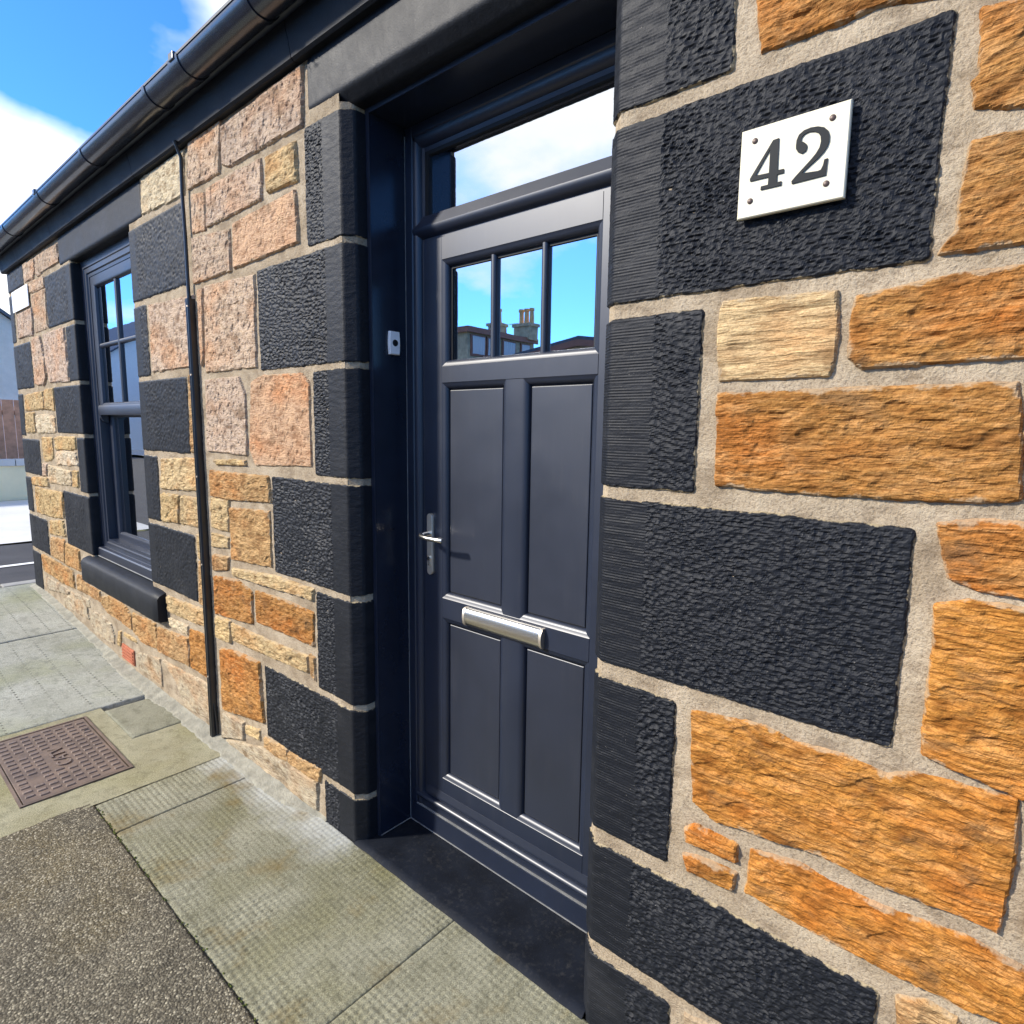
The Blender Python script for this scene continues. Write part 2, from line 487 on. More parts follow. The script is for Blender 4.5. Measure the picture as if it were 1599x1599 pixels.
def mat_paving(name, c1, c2, stain, dots=None, chip=False, moss=0.35, dotcol=0.4, wash=False):
    m, n, b = new_mat(name)
    p = pos(n)
    a = n.noise(p, 3.0, 5, 0.6)
    f = n.noise(p, 240, 3, 0.7)
    g = n.noise(p, 1.4, 4, 0.55)
    c = n.mixc(n.ramp(a, [(0, 0), (0.32, 0), (0.68, 1), (1, 1)]), c1, c2)
    c = n.mixc(n.ramp(g, [(0, 0), (0.48, 0), (0.66, moss), (1, moss)]), c, stain)
    c = n.mixc(n.ramp(f, [(0, 0.7), (0.38, 0.55), (0.5, 0), (1, 0)]), c, tuple(x * 0.28 for x in c1))
    c = n.mixc(n.ramp(f, [(0, 0.0), (0.55, 0.0), (0.68, 0.5), (1, 0.5)]), c, tuple(min(1, x * 1.6) for x in c2))
    mt = n.noise(p, 19, 5, 0.7)
    c = n.mixc(n.ramp(mt, [(0, 0.6), (0.36, 0.45), (0.49, 0), (1, 0)]), c, tuple(x * 0.5 for x in c1))
    k = None
    if wash:
        # cement washed off the pointing, spread along the foot of the wall
        sy = n('SeparateXYZ', {}, Vector=p)
        wn = n.noise(p, 7.0, 5, 0.65)
        m1 = n('MapRange', {}, Value=n.math('ADD', sy.outputs[1], n.math('MULTIPLY', n.math('SUBTRACT', wn, 0.5), 0.30)), i1=-0.20, i2=-0.06, i3=0.0, i4=0.75).outputs[0]
        m2 = n('MapRange', {}, Value=n.math('ADD', sy.outputs[0], n.math('MULTIPLY', n.math('SUBTRACT', wn, 0.5), 0.35)), i1=-1.88, i2=-2.0, i3=0.0, i4=1.0).outputs[0]
        c = n.mixc(n.math('MULTIPLY', m1, m2), c, (0.42, 0.42, 0.38))
        rs = n.noise(p, 4.2, 5, 0.65)
        c = n.mixc(n.ramp(rs, [(0, 0.0), (0.55, 0.0), (0.70, 0.6), (1, 0.6)]), c, (0.17, 0.115, 0.035))
    if chip:
        vo = n('TexVoronoi', {}, Vector=p, Scale=150.0)
        cc = n('SeparateColor', {}, Color=vo.outputs['Color']).outputs[0]
        cc = n.ramp(cc, [(0, 0.0), (0.55, 0.05), (0.85, 0.45), (1, 1.0)])
        c = n.mixc(cc, c, (0.40, 0.355, 0.25))
        c = n.mixc(n.ramp(vo.outputs['Distance'], [(0, 0), (0.40, 0.0), (0.75, 0.6), (1, 0.6)]), c, (0.045, 0.040, 0.030))
        k = bump(n, b, vo.outputs['Distance'], 0.9, -0.004)
    n.link(c, b.inputs['Base Color'])
    b.inputs['Roughness'].default_value = 0.93
    b.inputs['Specular IOR Level'].default_value = 0.15
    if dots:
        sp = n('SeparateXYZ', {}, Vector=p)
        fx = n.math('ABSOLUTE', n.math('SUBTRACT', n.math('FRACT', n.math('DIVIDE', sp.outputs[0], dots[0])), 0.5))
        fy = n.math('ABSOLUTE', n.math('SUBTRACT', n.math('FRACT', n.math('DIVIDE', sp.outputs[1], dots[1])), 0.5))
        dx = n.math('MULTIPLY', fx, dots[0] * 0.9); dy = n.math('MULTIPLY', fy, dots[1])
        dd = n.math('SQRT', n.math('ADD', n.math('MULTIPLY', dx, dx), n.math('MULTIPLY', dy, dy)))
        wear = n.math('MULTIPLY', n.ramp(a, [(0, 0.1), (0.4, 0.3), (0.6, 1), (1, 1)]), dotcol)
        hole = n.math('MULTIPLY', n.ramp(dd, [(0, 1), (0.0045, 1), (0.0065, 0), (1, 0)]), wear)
        c2_ = n.mixc(hole, c, (0.06, 0.06, 0.045))  # impressed dots tinted dark: dirt fill plus recess darkening painted into the colour
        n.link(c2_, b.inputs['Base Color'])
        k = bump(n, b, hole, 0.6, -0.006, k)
    bump(n, b, f, 0.7, 0.003, k)
    return m

M = dict(
    stone=mat_sandstone(), black=mat_black_stone(), black_plain=mat_black_stone(False), mortar=mat_mortar(),
    upvc=mat_plain('anthracite_upvc', (0.0080, 0.0128, 0.027), 0.38, 0.7, bscale=300, bstr=0.03, bdist=0.0006, var=0.15, vscale=3, dust=0.07),
    panel=mat_plain('anthracite_panel', (0.0100, 0.0140, 0.0265), 0.38, 0.8, bscale=260, bstr=0.05, bdist=0.0006, var=0.15, vscale=3, dust=0.07),
    lining=mat_plain('navy_gloss_board', (0.011, 0.015, 0.026), 0.22, 0.5, bscale=12, bstr=0.05, bdist=0.002, var=0.2, vscale=5),
    gutter=mat_plain('black_gutter_plastic', (0.014, 0.020, 0.034), 0.24, 0.9, bscale=40, bstr=0.12, bdist=0.001, var=0.25, vscale=7),
    cable=mat_plain('black_plastic', (0.013, 0.014, 0.016), 0.30, 0.5, bscale=60, bstr=0.15, bdist=0.001, var=0.2, vscale=14),
    gasket=mat_plain('black_rubber', (0.008, 0.008, 0.009), 0.6, 0.3),
    sealant=mat_plain('grey_sealant', (0.17, 0.17, 0.165), 0.6, 0.3, var=0.25, vscale=25),
    step=mat_plain('black_step_paint', (0.006, 0.008, 0.013), 0.6, 0.15, bscale=150, bstr=0.3, bdist=0.002, var=0.35, vscale=11, dust=0.22),
    steel=mat_plain('brushed_steel', (0.80, 0.72, 0.60), 0.48, 0.5, metal=1.0, bscale=300, bstr=0.05, bdist=0.0004),
    chrome=mat_plain('polished_chrome', (0.76, 0.73, 0.67), 0.25, 0.5, metal=1.0),
    ivory=mat_plain('ivory_plastic', (0.66, 0.61, 0.46), 0.38, 0.4, var=0.03, vscale=20),
    white=mat_plain('white_enamel', (0.86, 0.86, 0.84), 0.35, 0.4, var=0.03, vscale=6),
    digit=mat_plain('black_digit_paint', (0.010, 0.012, 0.014), 0.5, 0.15),
    screw=mat_plain('bronzed_screw', (0.075, 0.05, 0.04), 0.45, 0.4, metal=0.3),
    terracotta=mat_plain('terracotta', (0.38, 0.13, 0.07), 0.85, 0.2, bscale=150, var=0.2, vscale=20),
    glass=mat_glass('coated_glass'),
    iron=mat_plain('rusty_cast_iron', (0.135, 0.095, 0.068), 0.62, 0.4, bscale=180, bstr=0.5, bdist=0.002, var=0.35, vscale=9),
    iron_top=mat_plain('worn_cast_iron', (0.175, 0.130, 0.100), 0.55, 0.4, metal=0.15, bscale=160, bstr=0.4, bdist=0.0015, var=0.25, vscale=12),
    slab=mat_paving('pimpled_slab', (0.185, 0.174, 0.110), (0.310, 0.296, 0.210), (0.165, 0.150, 0.058), moss=0.7, wash=True),
    conc=mat_paving('mossy_concrete', (0.25, 0.225, 0.135), (0.35, 0.33, 0.22), (0.22, 0.20, 0.085), moss=0.7),
    conc_grey=mat_paving('patched_concrete', (0.185, 0.18, 0.12), (0.26, 0.25, 0.18), (0.13, 0.135, 0.06), moss=0.4),
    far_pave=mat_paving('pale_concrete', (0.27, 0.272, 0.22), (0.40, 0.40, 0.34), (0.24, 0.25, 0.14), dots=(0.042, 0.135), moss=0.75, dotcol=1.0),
    chips=mat_paving('chipped_tarmac', (0.088, 0.076, 0.053), (0.175, 0.150, 0.102), (0.19, 0.145, 0.065), chip=True, moss=0.7),
    moss=mat_plain('moss', (0.075, 0.09, 0.022), 0.95, 0.1, var=0.4, vscale=40),
    haunch=mat_plain('cement_haunch', (0.27, 0.255, 0.20), 0.95, 0.1, bscale=110, bstr=0.9, bdist=0.006, var=0.28, vscale=16),
    road=mat_plain('asphalt', (0.060, 0.060, 0.062), 0.92, 0.2, bscale=120, bstr=0.8, bdist=0.006, var=0.25, vscale=2.5),
    kerb=mat_plain('kerb_concrete', (0.30, 0.29, 0.26), 0.9, 0.15, bscale=90, bstr=0.4, bdist=0.003, var=0.15, vscale=5),
    line=mat_plain('white_road_paint', (0.70, 0.70, 0.66), 0.8, 0.2, var=0.2, vscale=30),
    ground=mat_plain('verge_earth', (0.12, 0.12, 0.05), 0.95, 0.1, bscale=20, bstr=0.8, bdist=0.03, var=0.35, vscale=0.8),
    apron=mat_plain('pale_apron_concrete', (0.55, 0.54, 0.50), 0.9, 0.1, bscale=60, var=0.1, vscale=1.5),
    cream=mat_plain('cream_render', (0.86, 0.74, 0.46), 0.9, 0.15, bscale=90, bstr=0.5, bdist=0.006, var=0.08, vscale=2),
    harl=mat_plain('grey_harling', (0.80, 0.74, 0.62), 0.95, 0.1, bscale=120, bstr=0.9, bdist=0.01, var=0.1, vscale=3),
    tanwall=mat_plain('tan_stone_wall', (0.52, 0.42, 0.27), 0.92, 0.15, bscale=20, bstr=0.8, bdist=0.02, var=0.3, vscale=6),
    slate=mat_plain('grey_slate', (0.10, 0.115, 0.14), 0.6, 0.35, bscale=30, bstr=0.4, bdist=0.004, var=0.3, vscale=5),
    brown_wood=mat_plain('brown_fence_wood', (0.52, 0.27, 0.16), 0.8, 0.2, bscale=60, bstr=0.5, bdist=0.003, var=0.25, vscale=8),
    fascia_brown=mat_plain('brown_fascia_paint', (0.30, 0.125, 0.08), 0.45, 0.4, var=0.15, vscale=6),
    curtain=mat_plain('pale_curtain', (0.62, 0.64, 0.64), 0.9, 0.1),
    pot=mat_plain('buff_chimney_pot', (0.72, 0.44, 0.20), 0.85, 0.2, var=0.2, vscale=6),
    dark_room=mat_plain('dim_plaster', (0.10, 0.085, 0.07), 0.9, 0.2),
    drape=mat_plain('brown_drape', (0.10, 0.045, 0.035), 0.9, 0.2, bscale=40, var=0.2, vscale=12),
)

# ------------------------------------------------------------------ ground levels
def zf(x):
    """the footway is level at the door and climbs a little towards the far corner"""
    return 0.12 * smooth(4.3, 7.0, -np.asarray(x, float))
def zfs(x):
    return float(zf(x))
XC = -7.09            # far corner of the cottage
def sheet(name, x0, x1, y0, y1, dz, step, mat, noise=0.0, seed=1, parent=None, fn=None, zmul=1.0, **tags):
    nx = max(2, int((x1 - x0) / step) + 1); ny = max(2, int((y1 - y0) / step) + 1)
    X, Y = np.meshgrid(np.linspace(x0, x1, nx), np.linspace(y0, y1, ny), indexing='ij')
    Z = zf(X) * zmul + dz
    if noise: Z = Z + noise * fbm(X * 3, Y * 3, seed, 4)
    if fn is not None: Z = Z + fn(X, Y)
    return grid_obj(name, np.stack([X, Y, Z], -1), None, mat, parent, **tags)

# ground sheets
gx = np.array([-400, -60, -20, -7.0, -6.5, -6.0, -5.5, -5.0, -4.3, 0, 20, 400.0]); gy = np.array([-400, -60, -14, 0, 20, 60, 400.0])
GX, GY = np.meshgrid(gx, gy, indexing='ij')
grid_obj('ground', np.stack([GX, GY, zf(GX) - 0.17], -1), None, M['ground'], kind='structure')
sheet('road', -60, 25, -9.0, -1.92, -0.125, 0.5, M['road'], 0.01, 3, kind='structure')
sheet('lane', -9.85, -7.42, -1.92, 30, -0.02, 0.3, M['road'], 0.006, 4, kind='structure')
apron = sheet('driveway', -15.2, -9.86, -1.7, 30, 0.0, 0.4, M['apron'], 0.006, 5, kind='structure')
lm = sheet('lane_marking', -8.42, -8.32, -1.6, 24, -0.012, 0.1, M['line'], 0.0, 6, kind='structure')
sheet('far_pavement', -60, 25, -11.5, -9.0, -0.01, 0.5, M['apron'], 0.004, 7, kind='structure')

# near pavement: a bed with slabs and patches let into it
YK = -1.72            # back of kerb
pave = sheet('pavement', -7.25, 3.0, YK, 0.30, -0.035, 0.25, M['kerb'], kind='structure')
def pimples(X, Y):
    a, b = X / 0.022, Y / 0.022
    fx, fy = a - np.round(a), b - np.round(b)
    d = np.hypot(fx, fy)
    wear = smooth(-0.25, 0.3, fbm(X * 2.2, Y * 2.2, 11, 3)) * 0.5 + 0.5
    return -0.0036 * wear * (1 - smooth(0.22, 0.42, d)) + 0.0012 * fbm(X * 60, Y * 60, 12, 2)
def slab(name, x0, x1, y0, y1, mat, step, top=0.0, fn=None, gap=0.004, seed=1):
    nx = int((x1 - x0) / step) + 1; ny = int((y1 - y0) / step) + 1
    xs = np.linspace(x0 + gap, x1 - gap, nx); ys = np.linspace(y0 + gap, y1 - gap, ny)
    sk = gap > 0
    if sk:
        xs = np.concatenate([[xs[0]], xs, [xs[-1]]]); ys = np.concatenate([[ys[0]], ys, [ys[-1]]])
    X, Y = np.meshgrid(xs, ys, indexing='ij')
    ed = np.minimum(np.minimum(X - x0, x1 - X), np.minimum(Y - y0, y1 - Y))
    Z = zf(X) + top + 0.003 * fbm(X * 2.5, Y * 2.5, seed, 3) - (0.003 if gap > 0 else 0.0) * (1 - smooth(0.0, 0.006, ed - gap + 0.004 * fbm(X * 30, Y * 30, seed + 5, 2)))
    if fn is not None: Z = Z + fn(X, Y)
    if sk:
        lo = zf(X) - 0.03
        Z[0, :] = lo[0, :]; Z[-1, :] = lo[-1, :]; Z[:, 0] = lo[:, 0]; Z[:, -1] = lo[:, -1]
    return grid_obj(name, np.stack([X, Y, Z], -1), None, mat, pave)
def tarm(X, Y):
    return 0.0022 * fbm(X * 45, Y * 45, 21, 3) + 0.004 * fbm(X * 6, Y * 6, 22, 2)
slab('paving_slab', -2.985, -2.71, -0.622, -0.03, M['slab'], 0.0055, 0, pimples, gap=0.0018, seed=3)
slab('paving_slab', -2.71, -1.355, -0.622, 0.0, M['slab'], 0.0052, 0, pimples, gap=0.0018, seed=3)
slab('paving_slab', -1.355, -0.02, -0.622, 0.0, M['slab'], 0.0052, 0.0005, pimples, gap=0.0018, seed=3)
slab('paving_slab', -0.02, 1.32, -0.622, 0.0, M['slab'], 0.010, 0, pimples, seed=5)
slab('paving_slab', 1.32, 3.0, -0.622, 0.0, M['slab'], 0.02, 0, None, seed=6)
slab('tarmac_patch', -3.02, -0.6, YK, -0.622, M['chips'], 0.009, 0.001, tarm, gap=0.002, seed=7)
slab('tarmac_patch', -0.6, 3.0, YK, -0.622, M['chips'], 0.03, 0.002, tarm, seed=8)
# mossy concrete round the inspection cover, in four pieces
MX0, MX1, MY0, MY1 = -3.965, -3.19, -0.845, -0.405
cfn = lambda X, Y: 0.003 * fbm(X * 12, Y * 12, 31, 3)
slab('concrete_surround', MX1 + 0.002, -2.985, YK, -0.03, M['conc'], 0.015, 0.0, cfn, gap=0.0, seed=9)
slab('concrete_surround', -4.03, MX1 + 0.002, MY1, -0.315, M['conc'], 0.015, 0.0, cfn, gap=0.0, seed=9)
slab('concrete_surround', -4.03, MX1 + 0.002, YK, MY0, M['conc'], 0.015, 0.0, cfn, gap=0.0, seed=9)
slab('concrete_surround', -4.03, MX0, MY0, MY1, M['conc'], 0.015, 0.0, cfn, gap=0.0, seed=9)
slab('concrete_patch', -3.97, -3.50, -0.315, -0.02, M['conc_grey'], 0.015, 0.003, cfn, gap=0.002, seed=9)
slab('concrete_surround', -3.50, MX1 + 0.002, -0.315, -0.02, M['conc'], 0.015, 0.0, cfn, gap=0.0, seed=9)
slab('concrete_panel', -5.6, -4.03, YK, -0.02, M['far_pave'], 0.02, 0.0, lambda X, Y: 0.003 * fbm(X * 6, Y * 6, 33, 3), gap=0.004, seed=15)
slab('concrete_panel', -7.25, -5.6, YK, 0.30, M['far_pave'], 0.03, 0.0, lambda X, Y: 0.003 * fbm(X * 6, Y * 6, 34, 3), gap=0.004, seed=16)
# moss caught in the joint between the slabs and the tarmac
def moss():
    rg = random.Random(12)
    mb = MB()
    for i in range(170):
        x = -2.95 + 1.9 * rg.random() ** 1.2
        y = -0.622 + rg.gauss(0, 0.004)
        r_ = rg.uniform(0.002, 0.0065)
        z0 = zfs(x) - 0.002
        seg = 6
        a0 = rg.random() * 6
        ring = [(x + r_ * math.cos(a0 + k * math.pi / 3) * rg.uniform(0.7, 1.3), y + r_ * 0.6 * math.sin(a0 + k * math.pi / 3) * rg.uniform(0.7, 1.3), z0) for k in range(seg)]
        mb.add(ring + [(x, y, z0 + r_ * rg.uniform(0.6, 1.0))], [(k, (k + 1) % seg, seg) for k in range(seg)])
    mb.build('moss', M['moss'], pave, kind='stuff')
moss()
# kerb stones along the road and round the corner
for i in range(12):
    x1 = 3.0 - i * 0.915
    x0 = max(-7.4, x1 - 0.905)
    if x1 - x0 < 0.2: break
    MB().box(x0, x1, YK - 0.15, YK, zfs((x0 + x1) / 2) - 0.16, zfs((x0 + x1) / 2) + 0.004).build('kerb_stone', M['kerb'], pave, bevel=0.012)
for i in range(3):
    y0 = -1.72 + i * 0.75
    MB().box(-7.40, -7.252, y0, y0 + 0.74, 0.0, 0.122).build('kerb_stone', M['kerb'], pave, bevel=0.012)

# cement haunch run along the foot of the wall
def haunch():
    xs = np.arange(XC - 0.05, -2.13, 0.012); ss = np.linspace(0, 1, 11)
    X, S = np.meshgrid(xs, ss, indexing='ij')
    end = smooth(-2.14, -2.5, X)
    w = (0.065 + 0.03 * fbm(X * 2.1, X * 0 + 3, 41, 3) + 0.016 * fbm(X * 14, X * 0 + 5, 44, 3)) * (0.35 + 0.65 * end) + 0.03 * smooth(-5.2, -4.4, X) * end
    hgt = (0.026 + 0.022 * fbm(X * 3.3, X * 0 + 7, 42, 4)) * (0.5 + 0.5 * end)
    Y = -w * S + 0.01
    Z = zf(X) + hgt * (1 - S) ** 1.3 + 0.005 * fbm(X * 22, S * 3, 43, 4) * (1 - S) + 0.003 - 0.010 * (S == 1)
    return grid_obj('cement_haunch', np.stack([X, Y, Z], -1), None, M['haunch'], pave)
haunch()

# ------------------------------------------------------------------ inspection cover
def cover():
    r = empty('inspection_cover', (-3.58, -0.62, 0), 'rusty brown cast iron CATV inspection cover let into the mossy concrete', 'manhole cover')
    fr = MB()
    a = 0.012
    for bx in ((MX0, MX1, MY0, MY0 + a), (MX0, MX1, MY1 - a, MY1), (MX0, MX0 + a, MY0 + a, MY1 - a), (MX1 - a, MX1, MY0 + a, MY1 - a)):
        fr.box(bx[0], bx[1], bx[2], bx[3], -0.03, 0.006)
    fr.build('frame', M['iron'], r)
    g = 0.005
    MB().box(MX0 + a + g, MX1 - a - g, MY0 + a + g, MY1 - a - g, -0.03, 0.004).build('lid', M['iron'], r, bevel=0.002)
    studs = MB()
    nx, ny = 15, 8
    ux, uy = (MX1 - MX0 - 0.07) / nx, (MY1 - MY0 - 0.05) / ny
    for j in range(ny):
        for i in range(nx):
            cx = MX0 + 0.035 + ux * (i + 0.5) + (ux * 0.5 if j % 2 else 0) - ux * 0.25
            cy = MY0 + 0.025 + uy * (j + 0.5)
            if abs(cx + 3.56) < 0.13 and 3 <= j <= 4: continue
            if (abs(cx + 3.41) < 0.05 or abs(cx + 3.72) < 0.02) and j == 1: continue
            w, l, h = ux * 0.24, uy * 0.36, 0.0085
            studs.add([(cx - w, cy - l, 0.0035), (cx + w, cy - l, 0.0035), (cx + w, cy + l, 0.0035), (cx - w, cy + l, 0.0035),
                       (cx - w * .7, cy - l * .85, h), (cx + w * .7, cy - l * .85, h), (cx + w * .7, cy + l * .85, h), (cx - w * .7, cy + l * .85, h)],
                      [(4, 5, 6, 7), (0, 1, 5, 4), (1, 2, 6, 5), (2, 3, 7, 6), (3, 0, 4, 7)])
    studs.build('tread_studs', M['iron_top'], r, kind='stuff')
    for (kx, ky) in ((-3.36, -0.80), (-3.77, -0.45)):
        MB().tube([(kx, ky, 0.0042), (kx, ky, 0.0052)], 0.014, 12).build('keyhole', M['gasket'], r)
    cu = bpy.data.curves.new('lettering', 'FONT')
    cu.body = 'CATV'; cu.size = 0.088; cu.extrude = 0.003; cu.align_x = 'CENTER'; cu.align_y = 'CENTER'; cu.resolution_u = 3
    tmp = bpy.data.objects.new('tmp_text', cu)
    COL.objects.link(tmp)
    bpy.context.view_layer.update()
    me = bpy.data.meshes.new_from_object(tmp.evaluated_get(bpy.context.evaluated_depsgraph_get()))
    bpy.data.objects.remove(tmp, do_unlink=True)
    me.materials.clear(); me.materials.append(M['iron_top'])
    o = bpy.data.objects.new('lettering', me)
    o.location = (0.02, 0.005, 0.007); o.rotation_euler = (0, 0, math.pi)
    put(o, r)
cover()

# ------------------------------------------------------------------ the cottage
cot = empty('cottage', (-3.0, 0.0, 0.0), 'single storey sandstone cottage with black painted quoins, door surround and gutter', 'house')
DX0, DX1 = -1.897, -0.850       # clear door opening between the reveals
CH = 0.037                      # chamfer on the door surround
WX0, WX1 = -5.178, -4.015       # window opening
WZ0, WZ1 = 0.66, 2.765
DZ1 = 2.755
XR = 3.0                        # near end of the modelled wall

# mortar bed of the street front with its two openings
def mortar_bed():
    xs = np.concatenate([np.arange(XC + 0.012, -2.25, 0.016), np.arange(-2.25, 0.25, 0.0075), np.arange(0.25, XR, 0.03)])
    zs = np.arange(-0.05, 3.06, 0.011)
    X, Z = np.meshgrid(xs, zs, indexing='ij')
    Y = -0.0028 * fbm(X * 7, Z * 7, 51, 4) - 0.0022 * fbm(X * 38, Z * 38, 52, 3) - 0.0012 * fbm(X * 110, Z * 110, 54, 2)
    cx = (X[:-1, :-1] + X[1:, 1:]) / 2; cz = (Z[:-1, :-1] + Z[1:, 1:]) / 2
    keep = ~((cx > DX0 - CH - 0.004) & (cx < DX1 + CH + 0.004) & (cz < DZ1 + CH + 0.004))
    keep &= ~((cx > WX0 - 0.008) & (cx < WX1 + 0.008) & (cz > WZ0 - 0.1) & (cz < WZ1 + 0.010))
    return grid_obj('wall', np.stack([X, Y, Z], -1), keep, M['mortar'], cot)
wall = mortar_bed()
MB().box(XC + 0.012, XC + 0.22, 0.24, 5.2, -0.1, 3.0).build('gable_wall', M['tanwall'], cot)
MB().box(XC + 0.22, XR, 5.0, 5.2, -0.1, 3.0).build('rear_wall', M['harl'], cot)
MB().box(XR - 0.2, XR, 0.02, 5.0, -0.1, 3.0).build('party_wall', M['harl'], cot)
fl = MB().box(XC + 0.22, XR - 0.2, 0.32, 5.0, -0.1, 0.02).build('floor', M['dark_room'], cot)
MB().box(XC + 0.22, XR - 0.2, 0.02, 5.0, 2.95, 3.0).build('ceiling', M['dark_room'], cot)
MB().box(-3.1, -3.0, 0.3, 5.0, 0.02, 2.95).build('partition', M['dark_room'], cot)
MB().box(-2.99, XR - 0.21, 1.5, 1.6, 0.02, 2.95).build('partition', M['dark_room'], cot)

rng = random.Random(5)
PAL = {'q': (0.42, 0.185, 0.038), 'o': (0.375, 0.180, 0.050), 'r': (0.53, 0.34, 0.205), 'p': (0.50, 0.385, 0.29), 'y': (0.50, 0.37, 0.19),
       't': (0.42, 0.265, 0.12), 'w': (0.56, 0.48, 0.34), 'g': (0.42, 0.36, 0.26), 'v': (0.58, 0.42, 0.22)}
def relief_sand(c, X, Z, sd_):
    wz = Z + 0.018 * fbm(X * 4, Z * 4, sd_ + 1, 2)
    if c in 'pr':
        pits = smooth(0.28, 0.55, perlin(X * 34, Z * 30, sd_ + 2)) + 0.7 * smooth(0.30, 0.55, perlin(X * 70, Z * 60, sd_ + 7))
        return 0.0035 * fbm(X * 7, Z * 6, sd_ + 3, 3) - (0.0045 if c == 'p' else 0.003) * pits + 0.0012 * fbm(X * 60, Z * 60, sd_ + 4, 3)
    if c == 'v':
        return 0.006 * fbm(X * 5, wz * 62, sd_ + 2, 4) + 0.003 * fbm(X * 8, Z * 12, sd_ + 3, 3)
    if c == 'g':
        return 0.008 * fbm(X * 9, Z * 12, sd_ + 3, 5, 0.6)
    rid = 1 - np.abs(fbm(X * 12 + 1.3 * fbm(X * 5, Z * 5, sd_ + 9, 2), wz * 26, sd_ + 2, 4, 0.55)) * 2.2
    led = fbm(X * 11, wz * 42, sd_ + 5, 4, 0.6)
    big = fbm(X * 4.5, Z * 9, sd_ + 3, 3)
    chips = smooth(0.12, 0.42, perlin(X * 17, wz * 34, sd_ + 6))
    return 0.0034 * np.clip(rid, -0.6, 1) + 0.0034 * led + 0.005 * big - 0.0042 * chips + 0.0042 * fbm(X * 34, wz * 100, sd_ + 8, 3, 0.6)
def sandstone(i, c, poly):
    px = [p[0] for p in poly]; pz = [p[1] for p in poly]
    cx = sum(px) / len(px)
    res = 0.0034 if cx > -0.95 else (0.0062 if cx > -3.3 else (0.010 if cx > -5.0 else 0.013))
    if cx > 0.15: res = 0.009
    mg = 0.014
    xs = np.arange(min(px) - mg, max(px) + mg, res); zs = np.arange(min(pz) - mg, max(pz) + mg, res)
    X, Z = np.meshgrid(xs, zs, indexing='ij')
    sd_ = 100 + i * 31
    d = poly_sdf(X, Z, poly) + 0.004 * fbm(X * 13, Z * 13, sd_, 3) + 0.0034 * fbm(X * 45, Z * 55, sd_ + 13, 4, 0.7) + 0.005
    proud = (0.009 if c == 'p' else 0.0075) + 0.006 * rng.random()
    t = smooth(-0.004, 0.005, d)
    tin = smooth(0.0, 0.02, d)
    h = -0.009 + (proud + 0.009) * t + relief_sand(c, X, Z, sd_) * (0.35 + 0.65 * tin)
    h = np.maximum(h, 0.0030 * t - 0.009 * (1 - t))
    tilt = 0.003 * (rng.random() - 0.5)
    h = h + tilt * (Z - sum(pz) / len(pz)) / max(0.05, max(pz) - min(pz)) * t
    keep = (d[:-1, :-1] > -0.009) | (d[1:, 1:] > -0.009)
    P = np.stack([X, -h, Z], -1)
    o = grid_obj('stone', P, keep, M['stone'], wall, sm=False, attr={'edge': np.clip(d / 0.035, 0, 1)})
    b = PAL[c]
    k = 1 + 0.16 * (rng.random() - 0.5); r = 0.10 * (rng.random() - 0.5)
    o.color = (b[0] * k * (1 + r * .3), b[1] * k, b[2] * k * (1 - r), 1)
